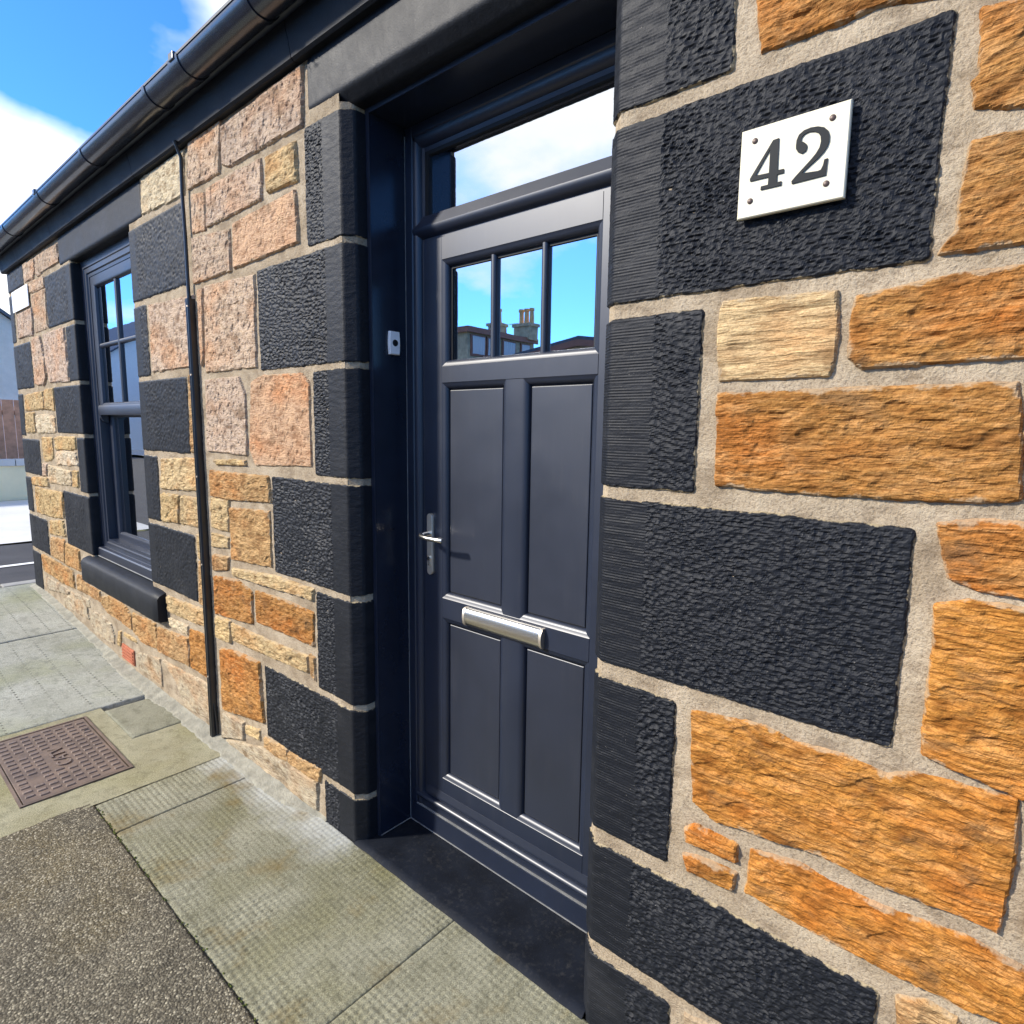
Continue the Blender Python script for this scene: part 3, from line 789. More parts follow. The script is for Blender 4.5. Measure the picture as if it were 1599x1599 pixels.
STONES = [
('p',[(-3.138,2.952),(-2.811,2.952),(-2.847,2.754),(-3.174,2.760)]),
('p',[(-2.804,2.925),(-2.151,2.943),(-2.161,2.745),(-2.330,2.754),(-2.749,2.753),(-2.808,2.776)]),
('y',[(-2.434,2.706),(-2.216,2.706),(-2.206,2.569),(-2.431,2.577)]),
('p',[(-2.977,2.718),(-2.664,2.722),(-2.478,2.715),(-2.482,2.567),(-2.651,2.560),(-2.997,2.557)]),
('p',[(-3.151,2.730),(-3.012,2.709),(-3.015,2.550),(-3.156,2.559)]),
('r',[(-2.737,2.519),(-2.227,2.540),(-2.214,2.353),(-2.748,2.336)]),
('p',[(-3.159,2.537),(-2.776,2.504),(-2.779,2.334),(-3.169,2.333)]),
('w',[(-3.758,2.950),(-3.203,2.945),(-3.232,2.748),(-3.780,2.773)]),
('p',[(-3.761,2.298),(-3.185,2.280),(-3.212,1.947),(-3.777,1.943)]),
('p',[(-3.055,2.303),(-2.571,2.283),(-2.586,1.909),(-3.087,1.910)]),
('r',[(-3.133,2.295),(-3.079,2.295),(-3.102,1.975),(-3.132,1.939)]),
('p',[(-3.101,1.872),(-2.749,1.872),(-2.703,1.797),(-2.706,1.527),(-3.116,1.531)]),
('r',[(-2.639,1.844),(-2.530,1.869),(-2.223,1.862),(-2.173,1.826),(-2.174,1.503),(-2.635,1.484),(-2.681,1.557)]),
('t',[(-3.285,1.904),(-3.227,1.905),(-3.249,1.527),(-3.309,1.517)]),
('y',[(-3.729,1.461),(-3.225,1.491),(-3.247,1.322),(-3.757,1.297)]),
('y',[(-3.762,1.264),(-3.510,1.276),(-3.533,1.124),(-3.777,1.106)]),
('y',[(-3.489,1.273),(-3.233,1.282),(-3.243,1.131),(-3.512,1.122)]),
('y',[(-3.306,1.086),(-3.219,1.088),(-3.225,0.969),(-3.299,0.958)]),
('t',[(-3.286,0.947),(-3.217,0.949),(-3.228,0.712),(-3.311,0.712)]),
('t',[(-3.110,1.433),(-2.524,1.437),(-2.505,1.331),(-2.905,1.306),(-3.107,1.309)]),
('y',[(-3.058,1.487),(-2.725,1.498),(-2.719,1.480),(-3.025,1.469)]),
('t',[(-2.910,1.264),(-2.522,1.287),(-2.521,1.040),(-2.911,1.017)]),
('y',[(-3.108,1.297),(-2.914,1.298),(-2.931,1.148),(-3.117,1.150)]),
('y',[(-3.121,1.117),(-2.934,1.117),(-2.939,1.068),(-3.129,1.050)]),
('t',[(-3.116,1.007),(-2.936,1.021),(-2.960,0.954),(-3.125,0.926)]),
('y',[(-2.907,0.970),(-2.489,1.002),(-2.185,0.998),(-2.193,0.956),(-2.493,0.947),(-2.894,0.937)]),
('o',[(-3.120,0.894),(-2.862,0.918),(-2.720,0.886),(-2.726,0.734),(-3.124,0.699)]),
('o',[(-2.688,0.900),(-2.413,0.909),(-2.196,0.898),(-2.198,0.757),(-2.685,0.755)]),
('y',[(-3.126,0.682),(-2.962,0.693),(-2.965,0.584),(-3.130,0.570)]),
('y',[(-2.946,0.684),(-2.615,0.686),(-2.245,0.700),(-2.249,0.628),(-2.591,0.616),(-2.937,0.600)]),
('t',[(-2.232,0.710),(-2.195,0.706),(-2.194,0.609),(-2.224,0.621)]),
('o',[(-3.088,0.520),(-2.898,0.549),(-2.678,0.553),(-2.656,0.268),(-3.097,0.190)]),
('y',[(-3.789,0.663),(-3.271,0.685),(-3.243,0.595),(-3.768,0.571)]),
('w',[(-3.775,0.531),(-3.497,0.546),(-3.505,0.493),(-3.758,0.486)]),
('t',[(-3.953,0.431),(-3.497,0.472),(-3.486,0.315),(-3.967,0.276)]),
('o',[(-3.478,0.532),(-3.248,0.550),(-3.228,0.315),(-3.488,0.306)]),
('t',[(-4.398,0.427),(-4.207,0.436),(-4.002,0.445),(-3.968,0.341),(-3.984,0.286),(-4.240,0.264),(-4.408,0.299)]),
('t',[(-5.046,0.408),(-4.875,0.453),(-4.562,0.447),(-4.431,0.409),(-4.430,0.305),(-4.654,0.315),(-4.924,0.320),(-5.042,0.349)]),
('g',[(-6.087,0.218),(-5.439,0.306),(-5.425,0.207),(-5.396,0.162),(-6.093,0.120)]),
('g',[(-5.315,0.243),(-5.080,0.269),(-4.872,0.243),(-4.819,0.173),(-4.834,0.105),(-5.280,0.075),(-5.378,0.154)]),
('g',[(-4.359,0.169),(-3.961,0.231),(-3.953,0.053),(-4.381,0.058)]),
('y',[(-4.722,0.231),(-4.663,0.239),(-4.696,0.122),(-4.762,0.123)]),
('y',[(-4.605,0.247),(-4.388,0.249),(-4.369,0.232),(-4.594,0.221)]),
('g',[(-3.909,0.235),(-3.748,0.243),(-3.494,0.257),(-3.243,0.275),(-3.258,0.065),(-3.614,0.042),(-3.726,0.156)]),
('g',[(-3.092,0.170),(-2.867,0.194),(-2.876,0.102),(-3.117,0.028)]),
('y',[(-2.851,0.183),(-2.702,0.210),(-2.706,0.159),(-2.847,0.142)]),
('t',[(-2.657,0.190),(-2.449,0.207),(-2.438,0.153),(-2.525,0.139),(-2.653,0.142)]),
('t',[(-2.435,0.200),(-2.166,0.223),(-2.187,0.159),(-2.303,0.153),(-2.439,0.149)]),
('g',[(-3.080,0.023),(-2.685,0.126),(-2.549,0.122),(-2.200,0.150),(-2.207,0.021),(-2.528,0.002),(-2.767,0.016)]),
('o',[(-0.517,2.566),(-0.197,2.473),(-0.199,2.379),(-0.293,2.399),(-0.397,2.397),(-0.492,2.397)]),
('o',[(-0.142,2.333),(-0.073,2.324),(-0.057,2.166),(-0.139,2.189),(-0.146,2.228),(-0.136,2.236)]),
('o',[(-0.177,2.525),(-0.088,2.481),(-0.075,2.351),(-0.148,2.363)]),
('o',[(-0.137,2.136),(-0.054,2.132),(-0.037,1.965),(-0.166,1.967),(-0.146,2.000),(-0.144,2.092)]),
('o',[(-0.287,1.909),(-0.129,1.928),(-0.020,1.926),(-0.006,1.787),(-0.268,1.782),(-0.292,1.803),(-0.293,1.867)]),
('v',[(-0.541,1.930),(-0.324,1.924),(-0.318,1.869),(-0.318,1.790),(-0.326,1.770),(-0.537,1.769),(-0.549,1.865)]),
('o',[(-0.540,1.738),(-0.329,1.741),(-0.170,1.743),(-0.044,1.743),(-0.028,1.649),(-0.023,1.557),(-0.077,1.548),(-0.309,1.541),(-0.534,1.544)]),
('o',[(-0.030,1.743),(0.048,1.748),(0.067,1.565),(-0.011,1.558)]),
('o',[(-0.128,1.503),(-0.059,1.518),(0.073,1.508),(0.084,1.398),(-0.059,1.396),(-0.104,1.411),(-0.110,1.435)]),
('q',[(-0.115,1.357),(-0.072,1.374),(0.103,1.375),(0.138,1.037),(-0.053,1.066),(-0.112,1.079)]),
('q',[(-0.559,1.010),(-0.403,1.032),(-0.333,1.016),(-0.239,1.024),(-0.165,1.012),(-0.117,1.032),(0.023,1.045),(0.028,1.029),(0.030,0.936),(0.021,0.795),(-0.048,0.794),(-0.151,0.789),(-0.268,0.796),(-0.487,0.770),(-0.543,0.794)]),
('q',[(-0.560,0.717),(-0.533,0.737),(-0.438,0.730),(-0.437,0.693),(-0.552,0.689)]),
('q',[(-0.560,0.648),(-0.521,0.656),(-0.433,0.663),(-0.439,0.621),(-0.547,0.617)]),
('q',[(-0.402,0.735),(-0.303,0.752),(-0.216,0.741),(-0.123,0.741),(-0.016,0.756),(0.101,0.738),(0.111,0.637),(0.017,0.624),(-0.099,0.620),(-0.238,0.619),(-0.407,0.635)]),
('t',[(-0.108,0.568),(-0.065,0.592),(-0.017,0.588),(0.004,0.544),(0.029,0.498),(-0.097,0.435)]),
('t',[(0.053,1.040),(0.137,1.049),(0.148,0.786),(0.066,0.796)]),
('g',[(-0.533,0.228),(-0.415,0.245),(-0.323,0.213),(-0.500,0.037)]),
('p',[(-6.466,2.938),(-6.095,2.930),(-6.117,2.824),(-6.186,2.783),(-6.453,2.799)]),
('p',[(-6.068,2.929),(-5.434,2.920),(-5.430,2.794),(-5.770,2.792),(-6.043,2.784),(-6.089,2.803)]),
('p',[(-6.318,2.776),(-5.865,2.758),(-5.858,2.683),(-6.315,2.688)]),
('p',[(-6.284,2.671),(-5.846,2.669),(-5.884,2.417),(-5.847,2.380),(-6.247,2.378),(-6.254,2.506)]),
('p',[(-6.823,2.571),(-6.316,2.582),(-6.291,2.509),(-6.334,2.367),(-6.831,2.377)]),
('p',[(-6.387,2.340),(-6.114,2.343),(-6.051,2.184),(-6.033,2.009),(-6.132,1.953),(-6.396,1.972)]),
('p',[(-6.014,2.344),(-5.435,2.343),(-5.423,2.166),(-5.402,1.959),(-5.932,1.966),(-6.021,2.158)]),
('y',[(-6.789,1.893),(-6.188,1.909),(-6.178,1.765),(-6.818,1.760)]),
('y',[(-6.144,1.918),(-5.870,1.924),(-5.870,1.752),(-6.159,1.759)]),
('y',[(-6.827,1.738),(-6.526,1.741),(-6.533,1.573),(-6.870,1.568)]),
('w',[(-6.492,1.714),(-6.213,1.724),(-5.888,1.697),(-5.888,1.582),(-6.438,1.564),(-6.502,1.628)]),
('y',[(-6.353,1.533),(-6.017,1.540),(-6.031,1.380),(-6.141,1.344),(-6.328,1.336),(-6.375,1.441)]),
('y',[(-5.939,1.541),(-5.373,1.557),(-5.384,1.463),(-5.952,1.444)]),
('w',[(-5.938,1.430),(-5.389,1.444),(-5.368,1.346),(-5.954,1.322)]),
('w',[(-6.236,1.302),(-5.999,1.299),(-5.567,1.292),(-5.566,1.180),(-6.224,1.159)]),
('y',[(-5.513,1.300),(-5.380,1.302),(-5.382,1.183),(-5.539,1.181)]),
('y',[(-6.834,1.169),(-6.272,1.199),(-6.256,1.124),(-6.813,1.101)]),
('p',[(-6.398,1.316),(-6.262,1.317),(-6.298,1.213),(-6.438,1.205)]),
('y',[(-6.747,1.089),(-6.225,1.094),(-5.853,1.108),(-5.862,0.901),(-6.260,0.869),(-6.738,0.865)]),
('y',[(-6.314,0.830),(-5.909,0.870),(-5.872,0.748),(-6.353,0.715)]),
('t',[(-6.343,0.683),(-5.901,0.713),(-5.961,0.518),(-6.377,0.521)]),
('t',[(-5.887,0.699),(-5.522,0.683),(-5.516,0.522),(-5.927,0.508)]),
('t',[(-6.729,0.481),(-6.325,0.489),(-5.750,0.489),(-5.720,0.347),(-6.078,0.325),(-6.482,0.333),(-6.700,0.337)]),
('t',[(-5.649,0.475),(-5.527,0.485),(-5.456,0.442),(-5.081,0.447),(-5.071,0.367),(-5.666,0.352)]),
('g',[(-6.653,0.280),(-6.104,0.304),(-5.899,0.293),(-5.947,0.256),(-6.669,0.171)]),
('g',[(-5.881,0.291),(-5.373,0.327),(-5.374,0.261),(-5.888,0.203)])]

for i, (c, poly) in enumerate(STONES):
    sandstone(i, c, poly)
# wall beyond the frame on the near side: plain courses of the same sandstone
def near_courses():
    i = 300
    z = 0.03
    while z < 2.9:
        hgt = rng.uniform(0.16, 0.33)
        x = 0.32 + rng.uniform(-0.06, 0.06)
        while x < XR - 0.1:
            w = rng.uniform(0.25, 0.62)
            g = 0.018
            x1 = min(x + w, XR - 0.02)
            if x1 - x < 0.1: break
            z1 = min(z + hgt, 2.93)
            j = lambda: rng.uniform(-0.012, 0.012)
            sandstone(i, rng.choice('ooot'), [(x + g + j(), z + g + j()), (x1 - g + j(), z + g + j()), (x1 - g + j(), z1 - g + j()), (x + g + j(), z1 - g + j())])
            i += 1; x = x1
        z += hgt
near_courses()

# ------------------------------------------------------------------ dressed and painted stones (quoins, lintels)
class Profile:
    """polyline in plan (x,y); arc length u; outward normals"""
    def __init__(self, pts):
        self.p = np.array(pts, float)
        seg = np.diff(self.p, axis=0)
        self.l = np.hypot(seg[:, 0], seg[:, 1])
        self.u = np.concatenate([[0], np.cumsum(self.l)])
        self.t = seg / self.l[:, None]
    def at(self, u, r=0.006):
        def pt(u):
            return np.stack([np.interp(u, self.u, self.p[:, 0]), np.interp(u, self.u, self.p[:, 1])], -1)
        a, b = pt(u - r), pt(u + r)
        t = b - a
        t /= np.maximum(np.linalg.norm(t, axis=-1, keepdims=True), 1e-9)
        p = 0.5 * pt(u) + 0.25 * (a + b)
        ends = (u - r < 0) | (u + r > self.u[-1])
        p = np.where(ends[..., None], pt(u), p)
        n = np.stack([t[..., 1], -t[..., 0]], -1)      # right-hand normal: faces -y when running +x
        return p, n
def peck(X, Z, sd_, k=1.0, diag=0.0):
    """chisel pecks: jittered rows of short gouges, each cut deepest under its upper lip"""
    wx = (X + 0.012 * fbm(X * 6, Z * 6, sd_ + 40, 2)) * k
    wz = (Z + diag * X + 0.016 * fbm(X * 5, Z * 5, sd_ + 41, 3)) * k
    depth = np.zeros(X.shape, np.float32)
    for lay, (px, pz, amp) in enumerate(((0.026, 0.0132, 1.0), (0.017, 0.0095, 0.6))):
        row = np.floor(wz / pz); 
        for dr in (-1, 0, 1):
            rr = row + dr
            off = _hash(rr, rr * 0 + 7, sd_ + lay * 71) / (2 * math.pi)
            col = np.floor(wx / px - off)
            for dc in (-1, 0, 1):
                cc = col + dc
                h1 = _hash(cc, rr, sd_ + 1 + lay * 13) / (2 * math.pi)
                h2 = _hash(cc, rr, sd_ + 2 + lay * 13) / (2 * math.pi)
                h3 = _hash(cc, rr, sd_ + 3 + lay * 13) / (2 * math.pi)
                cx = (cc + off + 0.5 + (h1 - 0.5) * 0.8) * px; cz = (rr + 0.5 + (h2 - 0.5) * 0.7) * pz
                w = px * (0.34 + 0.30 * h3); hh = pz * (0.36 + 0.28 * h1)
                dx = (wx - cx) / w; dz = (wz - cz) / hh + 0.25 * dx * (h2 - 0.5)
                g_ = np.clip(1 - dx * dx - dz * dz, 0, 1)
                g_ = g_ * (0.45 + 0.55 * np.clip(dz + 0.35, 0, 1)) * (0.35 + 0.65 * h2) * amp
                depth = np.maximum(depth, g_)
    patch = 0.72 + 0.28 * smooth(-0.3, 0.3, fbm(X * 5, Z * 5, sd_ + 44, 2))
    return -0.0098 * depth * patch + 0.0026 * fbm(X * 6, Z * 7, sd_ + 3, 3) + 0.0013 * fbm(X * 50, Z * 90, sd_ + 4, 3)
def dressed(name, prof, u0, u1, z0, z1, free, res, sd_, margin, parent, proud=0.005, diag=0.0, swap=False, rough=1.0, jag=1.0, poly=None):
    """one dressed block.  prof maps u to plan; free = which ends (u0,u1,z0,z1) have a real joint edge.
    margin(u) -> 1 where the face is the tooled margin / chamfer / reveal, 0 where it is pecked.  swap: prof lives in (z,y)"""
    mg = 0.012
    us = np.arange(u0 - (mg if free[0] else 0), u1 + (mg if free[1] else 0) + res * 0.5, res)
    zs = np.arange(z0 - (mg if free[2] else 0), z1 + (mg if free[3] else 0) + res * 0.5, res)
    U, Z = np.meshgrid(us, zs, indexing='ij')
    if poly is not None:
        d = poly_sdf(U, Z, poly)
    else:
        cand = []
        if free[0]: cand.append(U - u0)
        if free[1]: cand.append(u1 - U)
        if free[2]: cand.append(Z - z0)
        if free[3]: cand.append(z1 - Z)
        r = 0.013
        # rounded box: soft minimum of the edge distances
        q = [np.maximum(r - c, 0) for c in cand]
        inner = np.min(cand, axis=0)
        corner = r - np.sqrt(np.sum([k * k for k in q], axis=0))
        d = np.where(inner < r, corner, inner)
    d = d + jag * (0.0045 * fbm(U * 11, Z * 11, sd_, 3) + 0.0026 * fbm(U * 60, Z * 60, sd_ + 9, 3))
    p, nrm = prof.at(np.clip(U, 0, prof.u[-1]))
    mk = margin(U, Z)
    kk = 0.82 + 0.40 * ((sd_ * 7919) % 101) / 100.0
    reed = (0.0005 if res < 0.004 else 0.0) * np.sin(2 * math.pi * (Z + 0.002 * fbm(U * 12, Z * 12, sd_ + 30, 2)) / 0.0075) + 0.0010 * fbm(U * 25, Z * 60, sd_ + 31, 3)
    rel = (peck(U, Z, sd_, kk, diag) * rough + 0.002) * (1 - mk) + reed * mk
    t = smooth(-0.004, 0.006, d)
    h = -0.010 + (proud + 0.010) * t + rel * (0.3 + 0.7 * smooth(0, 0.02, d))
    keep = (d[:-1, :-1] > -0.009) | (d[1:, 1:] > -0.009)
    a = p[..., 0] + nrm[..., 0] * h; b = p[..., 1] + nrm[..., 1] * h
    P = np.stack([Z, b, a], -1) if swap else np.stack([a, b, Z], -1)
    return grid_obj(name, P, keep, M['black'], parent, sm=res > 0.005, attr={'edge': np.clip(d / 0.03, 0, 1)})

def core(name, prof, u0, u1, z0, z1, parent, swap=False, step=0.02, mat='mortar'):
    """mortar that shows in the joints where the surround turns into the opening"""
    us = np.unique(np.concatenate([np.arange(u0, u1, 0.008), [u1], prof.u[(prof.u > u0) & (prof.u < u1)]])); zs = np.arange(z0, z1 + step * 0.5, step)
    U, Z = np.meshgrid(us, zs, indexing='ij')
    p, nrm = prof.at(U)
    h = -0.001 + 0.002 * fbm(U * 20, Z * 20, 77, 3)
    a = p[..., 0] + nrm[..., 0] * h; b = p[..., 1] + nrm[..., 1] * h
    P = np.stack([Z, b, a], -1) if swap else np.stack([a, b, Z], -1)
    return grid_obj(name, P, None, M[mat], parent)

# left side of the door: runs from the wall face round the chamfer into the reveal
FXL = DX0 - CH
pl = Profile([(-3.0, 0), (FXL, 0), (DX0, CH), (DX0, 0.115)])
ul = lambda x: x + 3.0
UE = pl.u[-1]
u_face = ul(FXL)
mar_l = lambda mw: (lambda U, Z: smooth(u_face - mw - 0.004, u_face - mw + 0.004, U + 0.004 * perlin(U * 30, Z * 60, 3)))
core('jamb_mortar', pl, u_face - 0.02, UE, -0.02, DZ1 + 0.01, wall)
g = 0.007
left_q = [(-2.158, 2.316, 2.742), (-2.553, 1.884, 2.306), (-2.148, 1.462, 1.874), (-2.498, 1.015, 1.449), (-2.172, 0.578, 1.003), (-2.632, 0.203, 0.565), (-2.148, -0.02, 0.192)]
for k, (xl, z0, z1) in enumerate(left_q):
    dressed('quoin', pl, ul(xl), UE, z0 + g * .5, z1 - g * .5, (1, 0, 1, 1), 0.0042, 600 + k * 53, mar_l(0.105), wall, diag=0.10)
# right side of the door
FXR = DX1 + CH
pr = Profile([(DX1, 0.115), (DX1, CH), (FXR, 0), (1.0, 0)])
u0r = pr.u[2]
ur = lambda x: u0r + (x - FXR)
mar_r = lambda mw: (lambda U, Z: 1 - smooth(u0r + mw - 0.004, u0r + mw + 0.004, U + 0.004 * perlin(U * 30, Z * 60, 5)))
core('jamb_mortar', pr, 0, u0r + 0.02, -0.02, DZ1 + 0.01, wall)
right_q = [(-0.548, 2.376, 2.742, 0.0), (-0.178, 1.951, 2.356, 0.16), (-0.581, 1.516, 1.928, 0.25), (-0.158, 1.060, 1.498, 0.12), (-0.597, 0.594, 1.030, 0.0), (-0.138, 0.258, 0.565, -0.05), (-0.570, -0.02, 0.232, 0.0)]
for k, (xr, z0, z1, dg) in enumerate(right_q):
    dressed('quoin', pr, 0, ur(xr), z0 + g * .5, z1 - g * .5, (0, 1, 1, 1), 0.0034, 900 + k * 53, mar_r(0.115), wall, diag=dg, proud=0.006)

# door lintel: profile in (z,y) from the eaves down the face, chamfer, soffit
class ProfZ(Profile):
    def at(self, u, r=0.006):
        p, n = Profile.at(self, u, r)
        return p, -n
pz = ProfZ([(3.05, 0), (DZ1 + CH, 0), (DZ1, CH), (DZ1, 0.115)])
uz_face = pz.u[1]
mar_z = lambda U, Z: np.maximum(smooth(uz_face - 0.125, uz_face - 0.115, U), smooth(-2.04, -2.03, Z) * (1 - smooth(-0.72, -0.71, Z)))
dressed('lintel', pz, 0.02, pz.u[-1], -2.124, -0.60, (1, 0, 1, 1), 0.006, 1400, mar_z, wall, proud=0.005, swap=True)

# window surround
pwl = Profile([(-7.0, 0), (WX0 - 0.006, 0), (WX0, 0.006), (WX0, 0.085)])
uwl = lambda x: x + 7.0
ufl = pwl.u[1]
mar_wl = lambda U, Z: smooth(ufl - 0.105, ufl - 0.095, U)
core('jamb_mortar', pwl, ufl - 0.02, pwl.u[-1], WZ0, WZ1 + 0.02, wall)
for k, (xl, z0, z1) in enumerate([(-5.846, 2.362, 2.758), (-5.400, 1.948, 2.350), (-5.852, 1.572, 1.936), (-5.352, 1.146, 1.560), (-5.835, 0.690, 1.134)]):
    dressed('quoin', pwl, uwl(xl), pwl.u[-1], z0 + g * .5, z1 - g * .5, (1, 0, 1, 1), 0.0095, 1500 + k * 53, mar_wl, wall)
pwr = Profile([(WX1, 0.085), (WX1, 0.006), (WX1 + 0.006, 0), (-2.0, 0)])
ufr = pwr.u[2]
uwr = lambda x: ufr + (x - WX1 - 0.006)
mar_wr = lambda U, Z: 1 - smooth(ufr + 0.090, ufr + 0.100, U)
core('jamb_mortar', pwr, 0, ufr + 0.02, WZ0, WZ1 + 0.02, wall)
for k, (xr, z0, z1) in enumerate([(-3.266, 2.334, 2.736), (-3.812, 1.918, 2.320), (-3.325, 1.500, 1.908), (-3.795, 1.094, 1.484), (-3.338, 0.706, 1.084)]):
    dressed('quoin', pwr, 0, uwr(xr), z0 + g * .5, z1 - g * .5, (0, 1, 1, 1), 0.007, 1800 + k * 53, mar_wr, wall)
pzw = ProfZ([(3.05, 0), (WZ1 + 0.006, 0), (WZ1, 0.006), (WZ1, 0.085)])
dressed('lintel', pzw, 0.02, pzw.u[-1], -5.418, -3.792, (1, 0, 1, 1), 0.010, 2100, lambda U, Z: U * 0 + 1, wall, swap=True)

# quoins on the far corner, wrapping round to the gable
pk = Profile([(XC, 0.30), (XC, 0.004), (XC + 0.004, 0), (-5.5, 0)])
uk0 = pk.u[2]
core('corner_mortar', pk, 0, uk0 + 0.03, 0.0, 2.97, wall)
for k, (xr, z0, z1) in enumerate([(-6.49, 2.775, 2.96), (-6.93, 2.345, 2.765), (-6.46, 1.937, 2.336), (-6.90, 1.528, 1.916), (-6.46, 1.192, 1.518), (-6.87, 0.838, 1.172), (-6.435, 0.500, 0.824), (-6.775, 0.10, 0.484)]):
    dressed('quoin', pk, 0, uk0 + (xr - XC - 0.004), z0 + g * .5, z1 - g * .5, (0, 1, 1, 1), 0.012, 2300 + k * 53, lambda U, Z: 1 - smooth(uk0 + 0.12, uk0 + 0.13, U), wall)

# window sill
def sill():
    mb = MB()
    prof = [(0.09, 0.690), (-0.02, 0.682), (-0.050, 0.668), (-0.062, 0.650), (-0.062, 0.515), (-0.050, 0.500), (0.02, 0.500)]
    xs = np.linspace(-5.30, -3.805, 40)
    n = len(prof)
    rg = np.random.RandomState(3)
    for i, x in enumerate(xs):
        for (y, z) in prof:
            e = 0.010 if i in (0, len(xs) - 1) and y < 0 else 0.0
            mb.v.append((x + (0.0 if 0 < i < 39 else 0), y + e + 0.0035 * (rg.rand() - .5), z + 0.005 * (rg.rand() - .5) - (e if z > 0.6 else -e) * 0.6))
    for i in range(len(xs) - 1):
        for j in range(n - 1):
            a = i * n + j
            mb.f.append((a, a + 1, a + n + 1, a + n))
    mb.f.append(tuple(range(n))); mb.f.append(tuple(range((len(xs) - 1) * n, len(xs) * n))[::-1])
    mb.build('window_sill', M['black_plain'], cot, smooth_angle=50)
sill()
# air brick
ab = MB().box(-4.655, -4.43, -0.010, 0.06, 0.055, 0.16).build('air_brick', M['terracotta'], cot, bevel=0.004)
for k in range(4):
    z = 0.070 + k * 0.022
    MB().box(-4.645, -4.44, -0.016, -0.011, z, z + 0.011).build('vent_slat', M['terracotta'], ab)

# ------------------------------------------------------------------ eaves course, gutter, roof
def eaves():
    root = None
    xs = [XC - 0.02, -6.52, -5.43, -3.785, -2.166, -0.60, 0.35, 1.4, 2.2, XR]
    for i in range(len(xs) - 1):
        a, b = xs[i] + 0.002, xs[i + 1] - 0.002
        prof = [(0.02, 2.958), (-0.030, 2.952), (-0.040, 2.960), (-0.044, 2.985), (-0.050, 3.02), (-0.058, 3.045), (-0.060, 3.075), (0.02, 3.085)]
        MB().extrude(prof, a, b).build('eaves_stone', M['black_plain'], wall, smooth_angle=40)
eaves()
def gutter():
    cy, cz, R = -0.128, 3.118, 0.064
    N = 18
    outer = [(cy + R * math.cos(math.pi + math.pi * k / N), cz + R * 0.98 * math.sin(math.pi + math.pi * k / N)) for k in range(N + 1)]
    inner = [(cy + (R - 0.004) * math.cos(math.pi + math.pi * k / N), cz + 0.002 + (R - 0.004) * 0.98 * math.sin(math.pi + math.pi * k / N)) for k in range(N + 1)][::-1]
    lip = [(cy - R - 0.003, cz + 0.006), (cy - R - 0.003, cz - 0.004)]
    prof = lip + outer[0:] + inner + [(cy - R + 0.004, cz + 0.006)]
    gt = MB().extrude(prof, XC - 0.12, XR).build('gutter', M['gutter'], cot, smooth_angle=40)
    def band(x, w, clip):
        Ro = R + 0.0045
        o = [(cy + Ro * math.cos(math.pi + math.pi * k / N), cz + Ro * 0.98 * math.sin(math.pi + math.pi * k / N)) for k in range(N + 1)]
        o2 = [(cy + (R + .0005) * math.cos(math.pi + math.pi * k / N), cz + (R + .0005) * 0.98 * math.sin(math.pi + math.pi * k / N)) for k in range(N + 1)][::-1]
        mb = MB().extrude(o + o2, x - w / 2, x + w / 2)
        mb.build('gutter_union' if w > 0.05 else 'gutter_bracket', M['gutter'], gt, smooth_angle=40)
        if clip:
            MB().box(x - 0.022, x + 0.022, cy - R - 0.010, cy - R + 0.012, cz - 0.012, cz + 0.018).build('gutter_clip', M['gutter'], gt, bevel=0.003)
    for x, w, c in ((-2.20, 0.03, 0), (-2.80, 0.09, 1), (-3.13, 0.03, 0), (-4.08, 0.03, 0), (-5.05, 0.09, 1), (-6.06, 0.03, 0), (-1.2, 0.03, 0), (-0.2, 0.09, 1), (0.8, 0.03, 0), (1.8, 0.03, 0), (-6.95, 0.03, 0)):
        band(x, w, c)
gutter()
def roof():
    rf = MB().add([(XC - 0.1, -0.09, 3.125), (XR, -0.09, 3.125), (XR, 2.6, 4.95), (XC - 0.1, 2.6, 4.95), (XC - 0.1, 5.3, 3.125), (XR, 5.3, 3.125),
                   (XC - 0.1, -0.09, 3.09), (XR, -0.09, 3.09), (XC - 0.1, 5.3, 3.09), (XR, 5.3, 3.09)],
                  [(0, 1, 2, 3), (3, 2, 5, 4), (6, 7, 1, 0), (8, 9, 5, 4), (6, 8, 9, 7), (0, 3, 4, 8, 6), (1, 2, 5, 9, 7)]).build('roof', M['slate'], cot)
roof()

# ------------------------------------------------------------------ doorway
def step():
    xs = np.linspace(DX0 - 0.035, DX1 + 0.02, 60); ys = np.linspace(-0.012, 0.30, 22)
    X, Y = np.meshgrid(xs, ys, indexing='ij')
    Yj = Y + (0.006 * fbm(X * 9, Y * 0 + 2, 61, 3)) * (Y < 0.0)
    Z = 0.014 + 0.0025 * fbm(X * 8, Y * 8, 62, 3) - 0.012 * (1 - smooth(-0.012, 0.006, Y))
    grid_obj('doorstep', np.stack([X, Yj, Z], -1), None, M['step'], cot)
step()
FX0, FX1 = -1.876, -0.871       # inside faces of the lining
FZ1 = 2.735
YF = 0.236                      # front of the fixed frame
YL = 0.250                      # front of the door leaf
df = MB().box(DX0 + 0.0005, FX0, 0.080, 0.30, 0.012, FZ1 + 0.018).build('door_lining', M['lining'], cot, bevel=0.0015)
MB().box(FX1, DX1 - 0.0005, 0.080, 0.30, 0.012, FZ1 + 0.018).build('lining_board', M['lining'], df, bevel=0.0015)
MB().box(FX0 + 0.0005, FX1 - 0.0005, 0.080, 0.30, FZ1, FZ1 + 0.018).build('lining_board', M['lining'], df, bevel=0.0015)
sl = MB()
sl.box(DX0 + 0.001, FX0 + 0.001, 0.0770, 0.0798, 0.014, FZ1 + 0.016)
sl.box(FX1 - 0.001, DX1 - 0.001, 0.0770, 0.0798, 0.014, FZ1 + 0.016)
